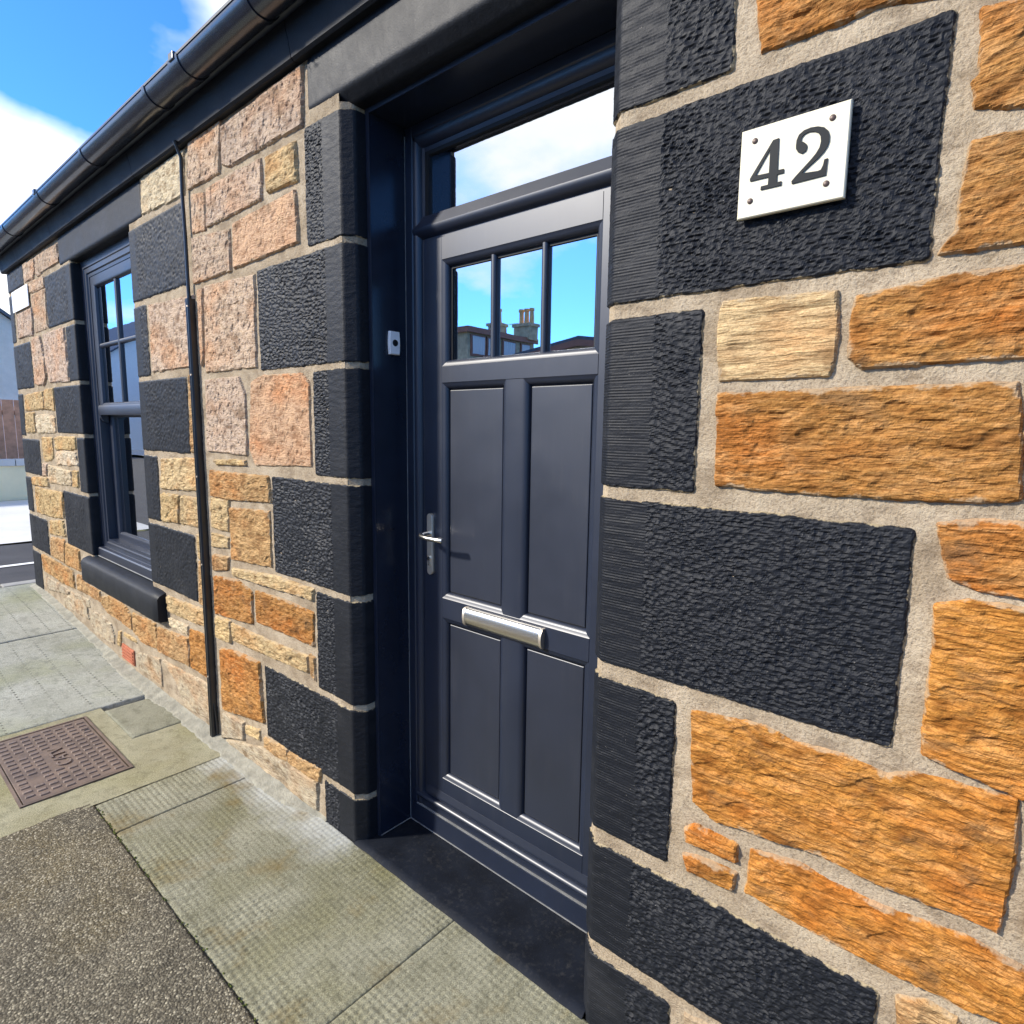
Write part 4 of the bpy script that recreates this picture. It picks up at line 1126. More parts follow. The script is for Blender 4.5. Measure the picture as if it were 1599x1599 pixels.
sl.box(FX0 + 0.002, FX1 - 0.002, 0.0770, 0.0798, FZ1 - 0.001, FZ1 + 0.016)
sl.build('edge_trim', M['upvc'], df)
se = MB()
se.tube([(FX0 + 0.001, YF - 0.001, 0.016), (FX0 + 0.001, YF - 0.001, 2.71)], 0.0016, 6)
se.tube([(FX0 + 0.001, YF - 0.001, 0.0165), (FX1 - 0.001, YF - 0.001, 0.0165)], 0.0024, 6)
se.tube([(FX0 + 0.001, 0.082, 0.0165), (FX0 + 0.001, YF - 0.001, 0.0165)], 0.0024, 6)
se.build('sealant_bead', M['sealant'], df, smooth_angle=60)

fr = MB()
P_out = [(0.0, YF + 0.04), (0.0, YF)]
# fixed frame: jambs and head with a stepped, rounded inner edge
def jamb(mb, x0, x1, z0, z1, left):
    """vertical frame member; the rounded bead is on the door side"""
    w = x1 - x0
    pr_ = [(0, YF + 0.06), (0, YF), (0.036, YF), (0.039, YF + 0.004), (0.050, YF + 0.004), (0.058, YF + 0.007), (0.064, YF + 0.013), (0.068, YF + 0.024), (w, YF + 0.026), (w, YF + 0.06)]
    pts = [((x0 + a) if left else (x1 - a), y) for a, y in pr_]
    n = len(pts)
    mb.add([(x, y, z0) for x, y in pts] + [(x, y, z1) for x, y in pts], [(i, (i + 1) % n, n + (i + 1) % n, n + i) for i in range(n)] + [tuple(range(n)), tuple(range(n, 2 * n))])
f1 = MB(); jamb(f1, FX0 + 0.001, -1.794, 0.10, FZ1 - 0.001, True)
frame = f1.build('door_frame', M['upvc'], cot, smooth_angle=35)
f2 = MB(); jamb(f2, -0.950, FX1 - 0.001, 0.10, FZ1 - 0.001, False); f2.build('frame_jamb', M['upvc'], frame, smooth_angle=35)
hp = [(YF + 0.06, 2.7335), (YF, 2.7335), (YF, 2.700), (YF + 0.004, 2.696), (YF + 0.004, 2.685), (YF + 0.007, 2.675), (YF + 0.014, 2.665), (YF + 0.026, 2.660), (YF + 0.026, 2.645), (YF + 0.06, 2.645)]
MB().extrude(hp, -1.834, -0.910).build('frame_head', M['upvc'], frame, smooth_angle=35)
tp = [(YF + 0.06, 2.426), (YF + 0.022, 2.424), (YF + 0.001, 2.384), (YF - 0.001, 2.380), (YF - 0.001, 2.372), (YF + 0.003, 2.362), (YF + 0.012, 2.352), (YF + 0.024, 2.345), (YF + 0.024, 2.336), (YF + 0.06, 2.336)]
MB().extrude(tp, -1.836, -0.908).build('transom_bar', M['upvc'], frame, smooth_angle=22)
# transom light
MB().box(-1.80, -0.945, YF + 0.036, YF + 0.040, 2.41, 2.66).build('transom_pane', M['glass'], frame)
gk = MB()
gk.box(-1.796, -0.948, YF + 0.0265, YF + 0.036, 2.632, 2.648)
gk.box(-1.796, -1.776, YF + 0.0265, YF + 0.036, 2.41, 2.632)
gk.box(-0.968, -0.948, YF + 0.0265, YF + 0.036, 2.41, 2.632)
gk.build('glazing_gasket', M['gasket'], frame)
# threshold in steps
MB().box(FX0 + 0.001, FX1 - 0.001, YF, 0.32, 0.016, 0.098).build('threshold_base', M['upvc'], frame, bevel=0.002)
MB().box(FX0 + 0.006, FX1 - 0.006, YF + 0.002, YF + 0.012, 0.0985, 0.1035).build('threshold_trim', M['sealant'], frame)
MB().extrude([(0.32, 0.099), (YF + 0.008, 0.099), (YF + 0.008, 0.128), (YF + 0.012, 0.131), (0.32, 0.131)], -1.840, -0.905).build('threshold_step', M['upvc'], frame)
MB().extrude([(YF + 0.030, 0.132), (YF + 0.004, 0.132), (YF - 0.001, 0.138), (YF - 0.001, 0.146), (YF + 0.006, 0.155), (YF + 0.030, 0.158)], -1.838, -0.907).build('threshold_bead', M['upvc'], frame, smooth_angle=50)

# door leaf
LX0, LX1, LZ0, LZ1 = -1.790, -0.954, 0.176, 2.332
door = MB().box(LX0 + 0.004, LX1 - 0.004, YL + 0.020, YL + 0.060, LZ0, 1.855).build('door', M['upvc'], cot)
BV = [(0.0, YL + 0.030), (0.0, YL + 0.019), (0.003, YL + 0.012), (0.008, YL + 0.006), (0.014, YL + 0.002), (0.020, YL)]
SQ = [(0.0, YL + 0.045), (0.0, YL + 0.001), (0.001, YL)]
GX0, GX1 = -1.668, -1.040       # panel field between the stiles
def stile(x0, x1, inner_right):
    mb = MB()
    s_ = 1 if inner_right else -1
    xo, xi = (x0, x1) if inner_right else (x1, x0)
    pr_ = [(xo, YL + 0.045), (xo, YL + 0.001), (xo + s_ * 0.001, YL), (xi - s_ * 0.026, YL), (xi - s_ * 0.024, YL + 0.0015), (xi - s_ * 0.014, YL + 0.003), (xi - s_ * 0.007, YL + 0.007), (xi - s_ * 0.002, YL + 0.013), (xi, YL + 0.021), (xi, YL + 0.045)]
    n = len(pr_)
    mb.add([(x, y, LZ0) for x, y in pr_] + [(x, y, LZ1) for x, y in pr_], [(i, (i + 1) % n, n + (i + 1) % n, n + i) for i in range(n)] + [tuple(range(n)), tuple(range(n, 2 * n))])
    return mb
stile(LX0, GX0, True).build('stile', M['upvc'], door, smooth_angle=35)
stile(GX1, LX1, False).build('stile', M['upvc'], door, smooth_angle=35)
def rail(x0, x1, z0, z1, top, bot, back=YL + 0.045):
    """horizontal rail, moulded on its top and/or bottom edge"""
    def edge(z, s_):
        return [(YL + 0.021, z), (YL + 0.013, z + s_ * 0.002), (YL + 0.007, z + s_ * 0.007), (YL + 0.003, z + s_ * 0.014), (YL + 0.0015, z + s_ * 0.022), (YL - 0.0004, z + s_ * 0.024)]
    pr_ = [(back, z0)] + (edge(z0, 1) if bot else [(YL - 0.0004, z0)]) + (edge(z1, -1)[::-1] if top else [(YL - 0.0004, z1)]) + [(back, z1)]
    return MB().extrude(pr_, x0, x1)
rail(GX0 - 0.024, GX1 + 0.024, 2.232, LZ1 - 0.0005, False, True).build('rail', M['upvc'], door, smooth_angle=35)
rail(GX0 - 0.024, GX1 + 0.024, 1.800, 1.905, True, True).build('rail', M['upvc'], door, smooth_angle=35)
rail(GX0 - 0.024, GX1 + 0.024, 0.910, 1.034, True, True).build('rail', M['upvc'], door, smooth_angle=35)
rail(GX0 - 0.024, GX1 + 0.024, LZ0 + 0.0005, 0.290, True, False).build('rail', M['upvc'], door, smooth_angle=35)
def muntin(z0, z1):
    x0, x1 = -1.400, -1.282
    pr_ = [(x0, YL + 0.03), (x0, YL + 0.021), (x0 + 0.002, YL + 0.013), (x0 + 0.007, YL + 0.007), (x0 + 0.014, YL + 0.003), (x0 + 0.024, YL + 0.0008),
           (x1 - 0.024, YL + 0.0008), (x1 - 0.014, YL + 0.003), (x1 - 0.007, YL + 0.007), (x1 - 0.002, YL + 0.013), (x1, YL + 0.021), (x1, YL + 0.03)]
    n = len(pr_)
    MB().add([(x, y, z0) for x, y in pr_] + [(x, y, z1) for x, y in pr_], [(i, i + 1, n + i + 1, n + i) for i in range(n - 1)] + [tuple(range(n)), tuple(range(n, 2 * n))]).build('muntin', M['upvc'], door, smooth_angle=35)
muntin(1.012, 1.822); muntin(0.268, 0.932)
for (a, b) in ((GX0, -1.400), (-1.282, GX1)):
    for (c, d) in ((1.034, 1.800), (0.290, 0.910)):
        MB().bar(a + 0.004, b - 0.004, c + 0.004, d - 0.004, [(0, YL + 0.0205), (0, YL + 0.0165), (0.002, YL + 0.0155)]).build('panel', M['panel'], door)
gd = MB()
for (a, b) in ((GX0, -1.400), (-1.282, GX1)):
    for (c, d) in ((1.034, 1.800), (0.290, 0.910)):
        gd.add([(a, YL + 0.0190, c), (b, YL + 0.0190, c), (b, YL + 0.0190, d), (a, YL + 0.0190, d)], [(0, 1, 2, 3)])
gd.build('panel_gasket', M['gasket'], door)
# door light: pane with two glazing bars
MB().box(GX0 - 0.012, GX1 + 0.012, YL + 0.028, YL + 0.032, 1.895, 2.242).build('pane', M['glass'], door)
gs = MB()
gs.box(GX0 + 0.0005, GX1 - 0.0005, YL + 0.0215, YL + 0.0275, 2.224, 2.2325)
gs.box(GX0 + 0.0005, GX0 + 0.008, YL + 0.0215, YL + 0.0275, 1.905, 2.224)
gs.box(GX1 - 0.008, GX1 - 0.0005, YL + 0.0215, YL + 0.0275, 1.905, 2.224)
gs.build('glazing_gasket', M['gasket'], door)
for xb in (-1.454, -1.236):
    pr_ = [(xb - 0.013, YL + 0.0275), (xb - 0.013, YL + 0.020), (xb - 0.009, YL + 0.013), (xb - 0.003, YL + 0.010), (xb + 0.003, YL + 0.010), (xb + 0.009, YL + 0.013), (xb + 0.013, YL + 0.020), (xb + 0.013, YL + 0.0275)]
    n = len(pr_)
    MB().add([(x, y, 1.898) for x, y in pr_] + [(x, y, 2.236) for x, y in pr_], [(i, (i + 1) % n, n + (i + 1) % n, n + i) for i in range(n)]).build('glazing_bar', M['upvc'], door, smooth_angle=35)
# weather bar at the foot of the leaf
MB().extrude([(YL + 0.02, 0.166), (YL - 0.006, 0.166), (YL - 0.008, 0.172), (YL - 0.006, 0.180), (YL - 0.001, 0.203), (YL + 0.02, 0.205)], LX0 + 0.004, LX1 - 0.004).build('weather_bar', M['upvc'], door, smooth_angle=40)
# letter plate
def letterplate():
    x0, x1 = -1.558, -1.196
    pr_ = []
    for k in range(11):
        a = math.pi * k / 10
        pr_.append((YL - 0.006 - 0.015 * math.sin(a), 0.968 - 0.034 * math.cos(a)))
    pr_ = [(YL - 0.0006, 0.934)] + pr_ + [(YL - 0.0006, 1.002)]
    o = MB().extrude(pr_, x0, x1).build('letter_plate', M['chrome'], door, smooth_angle=40)
    for xa, xb in ((x0 - 0.004, x0 + 0.006), (x1 - 0.006, x1 + 0.004)):
        p2 = [(y - 0.0012 if y < YL - 0.002 else y, 0.968 + (z - 0.968) * 1.03) for y, z in pr_]
        MB().extrude(p2, xa, xb).build('letter_plate_end', M['steel'], door, smooth_angle=40)
letterplate()
# handle
def handle():
    cx, w = -1.752, 0.0155
    out = []
    for k in range(13):
        a = math.pi * k / 12
        out.append((cx + w * math.cos(a), 1.318 + w * math.sin(a)))
    for k in range(13):
        a = math.pi + math.pi * k / 12
        out.append((cx + w * math.cos(a), 1.110 + w * math.sin(a)))
    n = len(out)
    yb, yf = YL - 0.0005, YL - 0.012
    mb = MB().add([(x, yb, z) for x, z in out] + [(x, yf + 0.002, z) for x, z in out] + [(cx + (x - cx) * .9, yf, z) for x, z in out],
             [(i, (i + 1) % n, n + (i + 1) % n, n + i) for i in range(n)] + [(n + i, n + (i + 1) % n, 2 * n + (i + 1) % n, 2 * n + i) for i in range(n)] + [tuple(range(2 * n, 3 * n))])
    mb.build('handle_plate', M['steel'], door, smooth_angle=40)
    zc = 1.252
    pts = [(cx, yf + 0.001, zc + 0.004), (cx, yf - 0.030, zc + 0.004), (cx + 0.003, yf - 0.044, zc + 0.003), (cx + 0.014, yf - 0.052, zc), (cx + 0.045, yf - 0.053, zc - 0.002), (cx + 0.085, yf - 0.050, zc - 0.003), (cx + 0.122, yf - 0.047, zc - 0.003), (cx + 0.126, yf - 0.047, zc - 0.003)]
    MB().tube(pts, [0.0095, 0.009, 0.0095, 0.0095, 0.009, 0.0095, 0.0105, 0.0085], 14).build('door_lever', M['chrome'], door, smooth_angle=50)
    # euro cylinder
    MB().tube([(cx, yf + 0.001, 1.160), (cx, yf - 0.006, 1.160)], 0.0088, 18).build('lock_cylinder', M['chrome'], door, smooth_angle=40)
    MB().box(cx - 0.005, cx + 0.005, yf - 0.0055, yf + 0.001, 1.130, 1.156).build('lock_cylinder', M['chrome'], door, bevel=0.003)
    MB().box(cx - 0.0012, cx + 0.0012, yf - 0.0068, yf - 0.006, 1.155, 1.166).build('keyway', M['gasket'], door)
handle()

# ------------------------------------------------------------------ sash window
def window():
    y0 = 0.058
    wd = MB()
    # box frame, outer
    wd.bar(WX0 + 0.001, WX1 - 0.001, 0.71, WZ1 - 0.001, [(0, 0.16), (0, y0), (0.055, y0), (0.060, y0 + 0.006), (0.090, y0 + 0.006), (0.096, y0 + 0.014), (0.115, y0 + 0.016), (0.118, y0 + 0.090)])
    wd.f.pop()          # open in the middle
    win = wd.build('window', M['upvc'], cot, smooth_angle=30)
    a0, a1 = WX0 + 0.120, WX1 - 0.120
    def sash(z0, z1, y, bars, st=0.075):
        s_ = MB()
        s_.bar(a0, a1, z0, z1, [(0, y + 0.04), (0, y), (st - 0.018, y), (st - 0.008, y + 0.004), (st, y + 0.016), (st, y + 0.022)])
        s_.f.pop()
        o = s_.build('sash', M['upvc'], win, smooth_angle=30)
        MB().box(a0 + st - 0.006, a1 - st + 0.006, y + 0.0225, y + 0.0265, z0 + st - 0.006, z1 - st + 0.006).build('pane', M['glass'], win)
        if bars:
            xm = (a0 + a1) / 2; zm = (z0 + z1) / 2 + 0.0
            MB().bar(xm - 0.018, xm + 0.018, z0 + st - 0.001, z1 - st + 0.001, [(0, y + 0.022), (0.004, y + 0.010), (0.012, y + 0.006)], (1, 1, 0, 0)).build('glazing_bar', M['upvc'], win)
            for xa, xb in ((a0 + st - 0.001, xm - 0.006), (xm + 0.006, a1 - st + 0.001)):
                MB().bar(xa, xb, zm - 0.016, zm + 0.016, [(0, y + 0.022), (0.004, y + 0.011), (0.012, y + 0.007)], (0, 0, 1, 1)).build('glazing_bar', M['upvc'], win)
    sash(1.725, 2.650, y0 + 0.020, True)
    sash(0.805, 1.775, y0 + 0.066, False)
    MB().extrude([(y0 + 0.062, 1.715), (y0 + 0.012, 1.715), (y0 + 0.010, 1.722), (y0 + 0.010, 1.770), (y0 + 0.016, 1.782), (y0 + 0.062, 1.785)], a0 - 0.002, a1 + 0.002).build('meeting_rail', M['upvc'], win, smooth_angle=40)
    for x in (a0 + 0.018, a1 - 0.018):
        MB().extrude([(y0 + 0.060, 1.66), (y0 + 0.030, 1.672), (y0 + 0.016, 1.695), (y0 + 0.012, 1.714), (y0 + 0.060, 1.714)], x - 0.018, x + 0.018).build('sash_horn', M['upvc'], win)
    # sloping frame sill in steps
    MB().extrude([(0.2, 0.694), (0.030, 0.694), (0.028, 0.700), (0.028, 0.752), (0.034, 0.760), (0.060, 0.764), (0.062, 0.780), (0.075, 0.786), (0.130, 0.800), (0.2, 0.803)], WX0 + 0.002, WX1 - 0.002).build('frame_sill', M['upvc'], win, smooth_angle=25)
    MB().tube([(WX0 + 0.006, 0.027, 0.695), (WX1 - 0.006, 0.027, 0.695)], 0.004, 6).build('sealant_bead', M['sealant'], win)
    # curtain inside
    for (c0, c1) in ((a0 + 0.02, a0 + 0.34), (a1 - 0.30, a1 - 0.02)):
        xs = np.linspace(c0, c1, 60); zs = np.linspace(0.75, 2.7, 3)
        X, Z = np.meshgrid(xs, zs, indexing='ij')
        Y = 0.30 + 0.022 * np.sin(X * 95) + 0.01 * np.sin(X * 37)
        grid_obj('curtain', np.stack([X, Y, Z], -1), None, M['drape'], win)
window()

# ------------------------------------------------------------------ things fixed to the wall
def plate():
    r = empty('house_number_plate', (-0.417, -0.02, 2.084), 'ivory square plate with black 42 screwed to the black quoin', 'house number')
    yb, yf = -0.0135, -0.0245
    X0, X1, Z0, Z1 = -0.515, -0.319, 2.084, 2.250
    MB().bar(X0, X1, Z0, Z1, [(0.004, yb), (0.0, yb - 0.001), (0.0, yf + 0.002), (0.002, yf)]).add([(X0 + .004, yb, Z0 + .004), (X1 - .004, yb, Z0 + .004), (X1 - .004, yb, Z1 - .004), (X0 + .004, yb, Z1 - .004)], [(3, 2, 1, 0)]).build('plate', M['ivory'], r)
    # digits drawn on a 1599-wide close-up of the plate, brought to plate coordinates
    A = (Vector((0.535, 0.490)), Vector((1.180, 0.293)), Vector((0.493, 0.988)), Vector((1.125, 0.842)))
    B = (Vector((-0.4876, 2.2251)), Vector((-0.3488, 2.2271)), Vector((-0.4901, 2.1146)), Vector((-0.3512, 2.1149)))
    src = np.array([list(a) for a in A]); dst = np.array([list(b) for b in B])
    rows, rhs = [], []
    for (x, y), (u, v) in zip(src, dst):
        rows += [[x, y, 1, 0, 0, 0, -u * x, -u * y], [0, 0, 0, x, y, 1, -v * x, -v * y]]; rhs += [u, v]
    Hm = np.append(np.linalg.solve(np.array(rows), np.array(rhs)), 1).reshape(3, 3)
    def mp(p):
        q = Hm @ np.array([p[0] / 1000.0, p[1] / 1000.0, 1]); return q[0] / q[2], q[1] / q[2]
    four = [(733, 470), (720, 737), (772, 724), (771, 752), (717, 765), (713, 836), (752, 827), (750, 855), (585, 893), (588, 869), (646, 855), (652, 785), (498, 822), (497, 806), (690, 485)]
    hole = [(667, 548), (536, 782), (655, 757)]
    two = [(880, 530), (885, 485), (905, 440), (945, 405), (1000, 382), (1060, 373), (1110, 380), (1140, 405), (1152, 445), (1150, 490), (1135, 535), (1105, 580), (1060, 630), (1000, 685), (940, 740), (918, 763), (1060, 742), (1085, 730), (1105, 690), (1115, 645), (1137, 638), (1120, 772), (845, 842), (842, 825), (880, 780), (940, 715), (1000, 650), (1045, 595), (1075, 545), (1088, 495), (1085, 450), (1065, 420), (1030, 408), (985, 412), (945, 432), (920, 465), (915, 500), (935, 500), (958, 515), (966, 540), (955, 572), (925, 592), (895, 580), (880, 555)]
    def digit(loops):
        cu = bpy.data.curves.new('digit', 'CURVE')
        cu.dimensions = '2D'; cu.fill_mode = 'BOTH'; cu.extrude = 0.0012; cu.offset = 0.0007
        for lp in loops:
            sp = cu.splines.new('POLY'); sp.points.add(len(lp) - 1); sp.use_cyclic_u = True
            for pt, q in zip(sp.points, lp):
                u, v = mp(q); pt.co = (u + 0.417, v - 2.084, 0, 1)
        tmp = bpy.data.objects.new('tmp_digit', cu); COL.objects.link(tmp)
        bpy.context.view_layer.update()
        me = bpy.data.meshes.new_from_object(tmp.evaluated_get(bpy.context.evaluated_depsgraph_get()))
        bpy.data.objects.remove(tmp, do_unlink=True)
        me.materials.clear(); me.materials.append(M['digit'])
        o = bpy.data.objects.new('digit', me)
        o.rotation_euler = (math.pi / 2, 0, 0); o.location = (0, -0.0057, 0)
        put(o, r)
    digit([four, hole]); digit([two])
    for (x, z) in ((-0.4876, 2.2255), (-0.3488, 2.2268), (-0.4901, 2.1146), (-0.3512, 2.1149)):
        MB().tube([(x, yf + 0.001, z), (x, yf - 0.0010, z), (x, yf - 0.0022, z)], [0.0058, 0.0055, 0.0034], 16).build('screw', M['screw'], r, smooth_angle=40)
plate()

def bell():
    r = empty('door_bell', (FX0, 0.171, 1.928), 'small white push button doorbell on the dark lining beside the door', 'doorbell')
    xs = FX0 + 0.0003
    ya, yb, za, zb = 0.150, 0.193, 1.928, 2.012
    loops = []
    for k, (dx, s_) in enumerate(((0.0, 1.0), (0.010, 1.0), (0.0135, 0.93))):
        ring = []
        m = 10
        for i in range(m + 1):
            t = i / m; ring.append((ya - 0.0025 * math.sin(math.pi * t), za + (zb - za) * t))
        for i in range(m + 1):
            t = 1 - i / m; ring.append((yb + 0.0025 * math.sin(math.pi * t), za + (zb - za) * t))
        cy, cz = (ya + yb) / 2, (za + zb) / 2
        loops.append([(xs + dx, cy + (y - cy) * s_, cz + (z - cz) * s_) for y, z in ring])
    n = len(loops[0])
    MB().add([p for l in loops for p in l], [(j * n + i, j * n + (i + 1) % n, (j + 1) * n + (i + 1) % n, (j + 1) * n + i) for j in range(2) for i in range(n)] + [tuple(range(2 * n, 3 * n))]).build('case', M['white'], r, smooth_angle=40)
    MB().tube([(xs + 0.013, 0.1715, 1.970), (xs + 0.0160, 0.1715, 1.970), (xs + 0.0172, 0.1715, 1.970)], [0.0125, 0.0115, 0.007], 20).build('button', M['digit'], r, smooth_angle=40)
bell()

def trunking():
    r = empty('cable_trunking', (-3.19, -0.02, 0.02), 'black plastic cable trunking run up the wall between window and door', 'cable trunking')
    x0, x1 = -3.216, -3.178
    pr_ = [(x0, 0.004), (x0, -0.022), (x0 + 0.003, -0.030), (x0 + 0.008, -0.033), (x0 + 0.013, -0.033), (x0 + 0.016, -0.028), (x0 + 0.021, -0.028), (x0 + 0.024, -0.034), (x0 + 0.033, -0.033), (x1, -0.026), (x1, 0.004)]
    n = len(pr_)
    zs = np.linspace(0.012, 2.262, 24)
    rg = random.Random(9)
    mb = MB()
    for z in zs:
        o = 0.0025 * math.sin(z * 2.1) + rg.uniform(-0.0006, 0.0006)
        mb.v += [(x + o, y - 0.002, z) for x, y in pr_]
    for k in range(len(zs) - 1):
        mb.f += [(k * n + i, k * n + (i + 1) % n, (k + 1) * n + (i + 1) % n, (k + 1) * n + i) for i in range(n)]
    mb.f += [tuple(range(n)), tuple(range((len(zs) - 1) * n, len(zs) * n))]
    mb.build('capping', M['cable'], r, smooth_angle=35)
    MB().tube([(-3.2, -0.020, 2.20), (-3.203, -0.020, 2.32), (-3.199, -0.022, 2.55), (-3.203, -0.024, 2.75), (-3.197, -0.022, 2.90), (-3.19, -0.05, 2.965)], 0.0085, 10).build('cable', M['cable'], r, smooth_angle=60)
    for z in (0.35, 0.95, 1.40, 1.9, 2.225):
        MB().tube([(x1 - 0.010, -0.034, z), (x1 - 0.010, -0.038, z)], 0.0045, 10).build('screw', M['steel'], r, smooth_angle=40)
    MB().tube([(x1 + 0.012, -0.012, 0.03), (x1 + 0.014, -0.014, 0.10), (x1 + 0.006, -0.016, 0.16), (x1 - 0.004, -0.02, 0.20)], 0.005, 8).build('loose_wire', M['cable'], r, smooth_angle=60)
trunking()

def corner_sign():
    MB().box(-6.905, -6.345, -0.0165, -0.009, 2.597, 2.768).build('wall_sign', M['white'], None, bevel=0.003, label='blank white rectangular plate on the far corner of the cottage under the eaves', cat='sign')
corner_sign()

# ------------------------------------------------------------------ beyond the corner
def garden_wall():
    r = empty('garden_wall', (-15.35, 6, 0.12), 'low cream rendered garden wall across the lane, below the brown fence', 'wall')
    MB().box(-15.45, -15.25, -1.6, 22, 0.0, 0.80).build('wall_face', M['cream'], r)
    for i in range(24):
        y = -1.65 + i
        MB().box(-15.50, -15.20, y, y + 0.99, 0.80, 0.93).build('coping_stone', M['apron'], r, bevel=0.012)
garden_wall()
def fence():
    r = empty('timber_fence', (-16.3, 6, 0.12), 'tall red brown vertical board fence behind the cream garden wall', 'fence')
    bd = None
    rg = random.Random(4)
    for i in range(120):
        y = -1.6 + i * 0.2
        if bd is None:
            bd = MB().box(-16.31, -16.285, y, y + 0.188, 0.15, 2.12).build('board', M['brown_wood'], r)
            base = bd.location.copy()
        else:
            o = bd.copy(); COL.objects.link(o); o.parent = r
            o.location = (base.x + rg.uniform(-0.006, 0.006), base.y + i * 0.2, base.z + rg.uniform(-0.012, 0.012))
    for z in (0.5, 1.8):
        MB().box(-16.36, -16.312, -1.6, 22.4, z, z + 0.09).build('fence_rail', M['brown_wood'], r)
fence()

def house(name, label, x0, x1, y0, y1, eave, ridge, wallm, roofm, axis='y', windows=(), chimneys=(), group=None, over=0.25):
    """gabled house; axis = direction of the ridge"""
    r = empty(name, ((x0 + x1) / 2, (y0 + y1) / 2, 0.0), label, 'house', group)
    w = MB()
    z0 = -0.3
    if axis == 'y':
        xm = (x0 + x1) / 2
        w.add([(x0, y0, z0), (x1, y0, z0), (x1, y0, eave), (xm, y0, ridge), (x0, y0, eave), (x0, y1, z0), (x1, y1, z0), (x1, y1, eave), (xm, y1, ridge), (x0, y1, eave)],
              [(0, 1, 2, 3, 4), (5, 9, 8, 7, 6), (0, 4, 9, 5), (1, 6, 7, 2)])
    else:
        ym = (y0 + y1) / 2
        w.add([(x0, y0, z0), (x0, y1, z0), (x0, y1, eave), (x0, ym, ridge), (x0, y0, eave), (x1, y0, z0), (x1, y1, z0), (x1, y1, eave), (x1, ym, ridge), (x1, y0, eave)],
              [(0, 1, 2, 3, 4), (5, 9, 8, 7, 6), (0, 4, 9, 5), (1, 6, 7, 2)])
    w.build('wall', M[wallm], r)
    def slope(sign):
        t = 0.12
        if axis == 'y':
            xe = (x1 if sign > 0 else x0); xm = (x0 + x1) / 2
            k = (ridge - eave) / abs(xm - xe)
            xo = xe + sign * over; zo = eave - k * over
            pts = [(xm, ridge), (xo, zo)]
            mk = lambda q, y, dz: (q[0], y, q[1] + dz)
            a, b = y0 - 0.15, y1 + 0.15
        else:
            ye = (y1 if sign > 0 else y0); ym = (y0 + y1) / 2
            k = (ridge - eave) / abs(ym - ye)
            yo = ye + sign * over; zo = eave - k * over
            pts = [(ym, ridge), (yo, zo)]
            mk = lambda q, x, dz: (x, q[0], q[1] + dz)
            a, b = x0 - 0.15, x1 + 0.15
        vs = [mk(pts[0], a, 0.02), mk(pts[1], a, 0.02), mk(pts[1], b, 0.02), mk(pts[0], b, 0.02), mk(pts[0], a, t), mk(pts[1], a, t), mk(pts[1], b, t), mk(pts[0], b, t)]
        MB().add(vs, [(0, 1, 2, 3), (4, 7, 6, 5), (0, 4, 5, 1), (1, 5, 6, 2), (2, 6, 7, 3), (3, 7, 4, 0)]).build('roof', M[roofm], r)
    slope(1); slope(-1)
    for (fx0, fx1, fy0, fy1, fz0, fz1) in windows:
        fw = MB().box(fx0, fx1, fy0, fy1, fz0, fz1).build('window', M['white'], r)
        t = 0.06
        if abs(fx1 - fx0) < abs(fy1 - fy0):
            xf = fx1 + 0.01
            MB().box(xf - 0.005, xf, fy0 + t, fy1 - t, fz0 + t, fz1 - t).build('pane', M['glass'], fw)
        else:
            yf_ = fy1 + 0.01
            MB().box(fx0 + t, fx1 - t, yf_ - 0.005, yf_, fz0 + t, fz1 - t).build('pane', M['glass'], fw)
    for (cx, cy, w_, d_, cz0, cz1, pots) in chimneys:
        c = MB().box(cx - w_ / 2, cx + w_ / 2, cy - d_ / 2, cy + d_ / 2, cz0, cz1).box(cx - w_ / 2 - .05, cx + w_ / 2 + .05, cy - d_ / 2 - .05, cy + d_ / 2 + .05, cz1, cz1 + 0.1).build('chimney', M['cream'] if wallm == 'cream' else M['tanwall'], r)
        for k in range(pots):
            px = cx + (k - (pots - 1) / 2) * w_ / max(1, pots) * 0.95
            MB().tube([(px, cy, cz1 + 0.1), (px, cy, cz1 + 0.42), (px, cy, cz1 + 0.45), (px, cy, cz1 + 0.5)], [0.095, 0.08, 0.105, 0.10], 12).build('chimney_pot', M['pot'], c, smooth_angle=40)
    return r
# seen direct, past the far corner
h1 = house('neighbour_house', 'grey harled house with slate roof beyond the brown fence', -34, -24, -3.5, 5.2, 3.1, 6.4, 'harl', 'slate', 'x', windows=[(-24.02, -23.97, -1.6, -0.4, 1.9, 3.1)], over=0.3)
MB().box(-24.0, -23.9, -3.6, 5.4, 2.12, 2.26).build('band_course', M['white'], h1)
h2 = house('neighbour_house', 'cream gabled house with slate roof standing behind the grey harled one', -58, -44, -7, 9.0, 5.4, 9.6, 'cream', 'slate', 'x', windows=[(-44.02, -43.97, 0.5, 1.7, 3.6, 5.0)], chimneys=[(-50, 1.0, 1.2, 0.8, 8.8, 10.6, 3)], over=0.3)
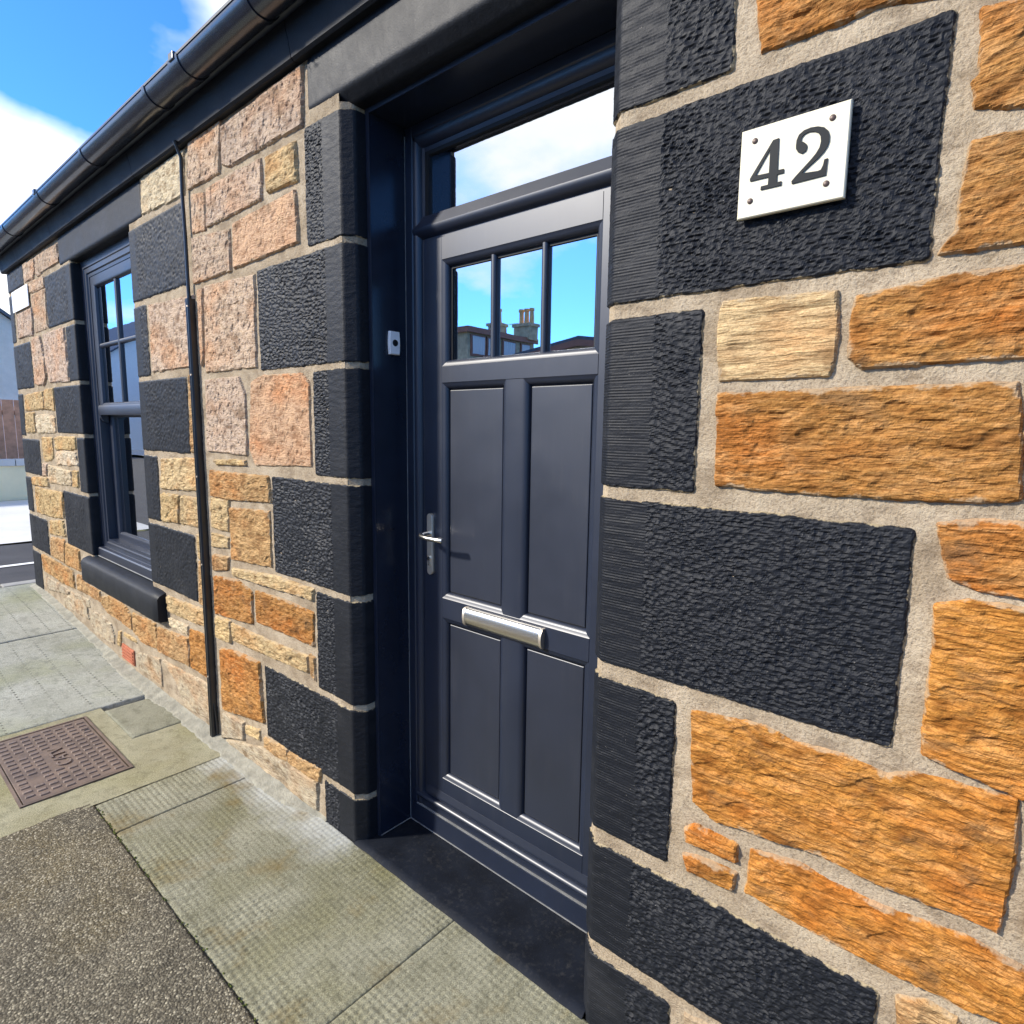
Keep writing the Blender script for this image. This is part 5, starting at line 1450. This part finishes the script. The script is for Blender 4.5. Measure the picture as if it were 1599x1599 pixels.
# across the street, seen only as reflections in the door and window glass
def corner_house():
    r = empty('terrace_house', (-16.4, -13.6, 0.0), 'tan rendered flat roofed house with brown fascia and chimneys, mirrored in the door glass', 'house')
    X, Y0, Y1, XW = -13.75, -15.2, -11.8, -19.0
    MB().box(XW, X - 0.10, Y0, Y1 - 0.10, -0.3, 4.62).build('wall', M['tanwall'], r)
    MB().box(XW - 0.1, X - 0.02, Y0 - 0.1, Y1 - 0.02, 4.66, 4.74).build('roof', M['slate'], r)
    MB().box(X - 0.02, X + 0.03, Y0 - 0.1, Y1 + 0.03, 4.60, 4.77).build('fascia', M['fascia_brown'], r)
    MB().box(XW - 0.1, X - 0.022, Y1 - 0.02, Y1 + 0.03, 4.60, 4.77).build('fascia', M['fascia_brown'], r)
    for (a, b) in ((-13.22, -12.72), (-12.66, -12.0), (-14.14, -13.47), (-14.92, -14.42)):
        w = MB().box(X - 0.10, X - 0.05, a, b, 3.93, 4.56).build('window', M['fascia_brown'], r)
        ys = np.linspace(a + 0.05, b - 0.05, 40); zs = np.array([3.99, 4.51])
        Yg, Z = np.meshgrid(ys, zs, indexing='ij')
        grid_obj('curtain', np.stack([X - 0.035 + 0.008 * np.sin(Yg * 60), Yg, Z], -1), None, M['curtain'], w)
    for (a, b) in ((-13.2, -12.2), (-14.8, -13.8)):
        w = MB().box(X - 0.10, X - 0.05, a, b, 0.9, 2.3).build('window', M['white'], r)
        MB().box(X - 0.049, X - 0.044, a + 0.06, b - 0.06, 0.96, 2.24).build('pane', M['glass'], w)
    for (cx, w_, z1, n_) in ((-15.35, 0.46, 5.40, 2), (-13.98, 0.70, 5.25, 3)):
        c = MB().box(cx - w_ / 2, cx + w_ / 2, -15.15, -14.65, 4.7, z1 - 0.1).box(cx - w_ / 2 - .05, cx + w_ / 2 + .05, -15.2, -14.6, z1 - 0.1, z1).build('chimney', M['tanwall'], r)
        for k in range(n_):
            px = cx + (k - (n_ - 1) / 2) * w_ / n_
            MB().tube([(px, -14.9, z1), (px, -14.9, z1 + 0.40), (px, -14.9, z1 + 0.43), (px, -14.9, z1 + 0.5)], [0.09, 0.075, 0.10, 0.095], 12).build('chimney_pot', M['pot'], c, smooth_angle=40)
    MB().tube([(-14.55, -14.9, 4.7), (-14.55, -14.9, 5.35)], 0.012, 6).tube([(-14.75, -14.9, 5.33), (-14.35, -14.9, 5.33)], 0.012, 6).build('aerial', M['steel'], r)
corner_house()
h4 = house('terrace_house', 'low gabled tan house with brown verges beside the flat roofed one', -13.3, -7.4, -20.0, -13.0, 3.78, 4.18, 'tanwall', 'slate', 'y', windows=[(-11.6, -10.4, -13.02, -12.96, 0.9, 2.3), (-9.4, -8.2, -13.02, -12.96, 0.9, 2.3)], over=0.2)
for sx in (-1, 1):
    xm, xe = -10.35, (-13.5 if sx < 0 else -7.2)
    ze = 4.18 - 0.4 * abs(xe - xm) / 2.95
    MB().add([(xm, -12.80, 4.20), (xe, -12.80, ze + 0.02), (xe, -12.80, ze - 0.16), (xm, -12.80, 4.02), (xm, -12.84, 4.20), (xe, -12.84, ze + 0.02), (xe, -12.84, ze - 0.16), (xm, -12.84, 4.02)],
             [(0, 1, 2, 3), (7, 6, 5, 4), (0, 4, 5, 1), (3, 2, 6, 7), (1, 5, 6, 2)]).build('verge_board', M['fascia_brown'], h4)
h5 = house('terrace_house', 'white gabled house far along the street, mirrored in the sash window', -56, -40, -19.0, -9.6, 5.2, 8.6, 'white', 'slate', 'x', windows=[(-40.02, -39.95, -13.4, -12.2, 3.3, 4.7), (-40.02, -39.95, -16.6, -15.4, 3.3, 4.7)], over=0.3)
h6 = house('terrace_house', 'long cream fronted house on the far side of the street beyond the dormered one', -38, -18.2, -19.5, -13.6, 3.2, 4.8, 'cream', 'slate', 'x', windows=[(-24, -22.8, -13.62, -13.56, 1.0, 2.4), (-30, -28.8, -13.62, -13.56, 1.0, 2.4)], over=0.3)
h7 = house('terrace_house', 'grey harled house across the street opposite the near end of the wall', -6.6, 12, -20, -13.0, 2.9, 4.3, 'harl', 'slate', 'x', windows=[(-2.2, -1.0, -13.02, -12.96, 1.0, 2.4), (2.0, 3.2, -13.02, -12.96, 1.0, 2.4)], over=0.3)
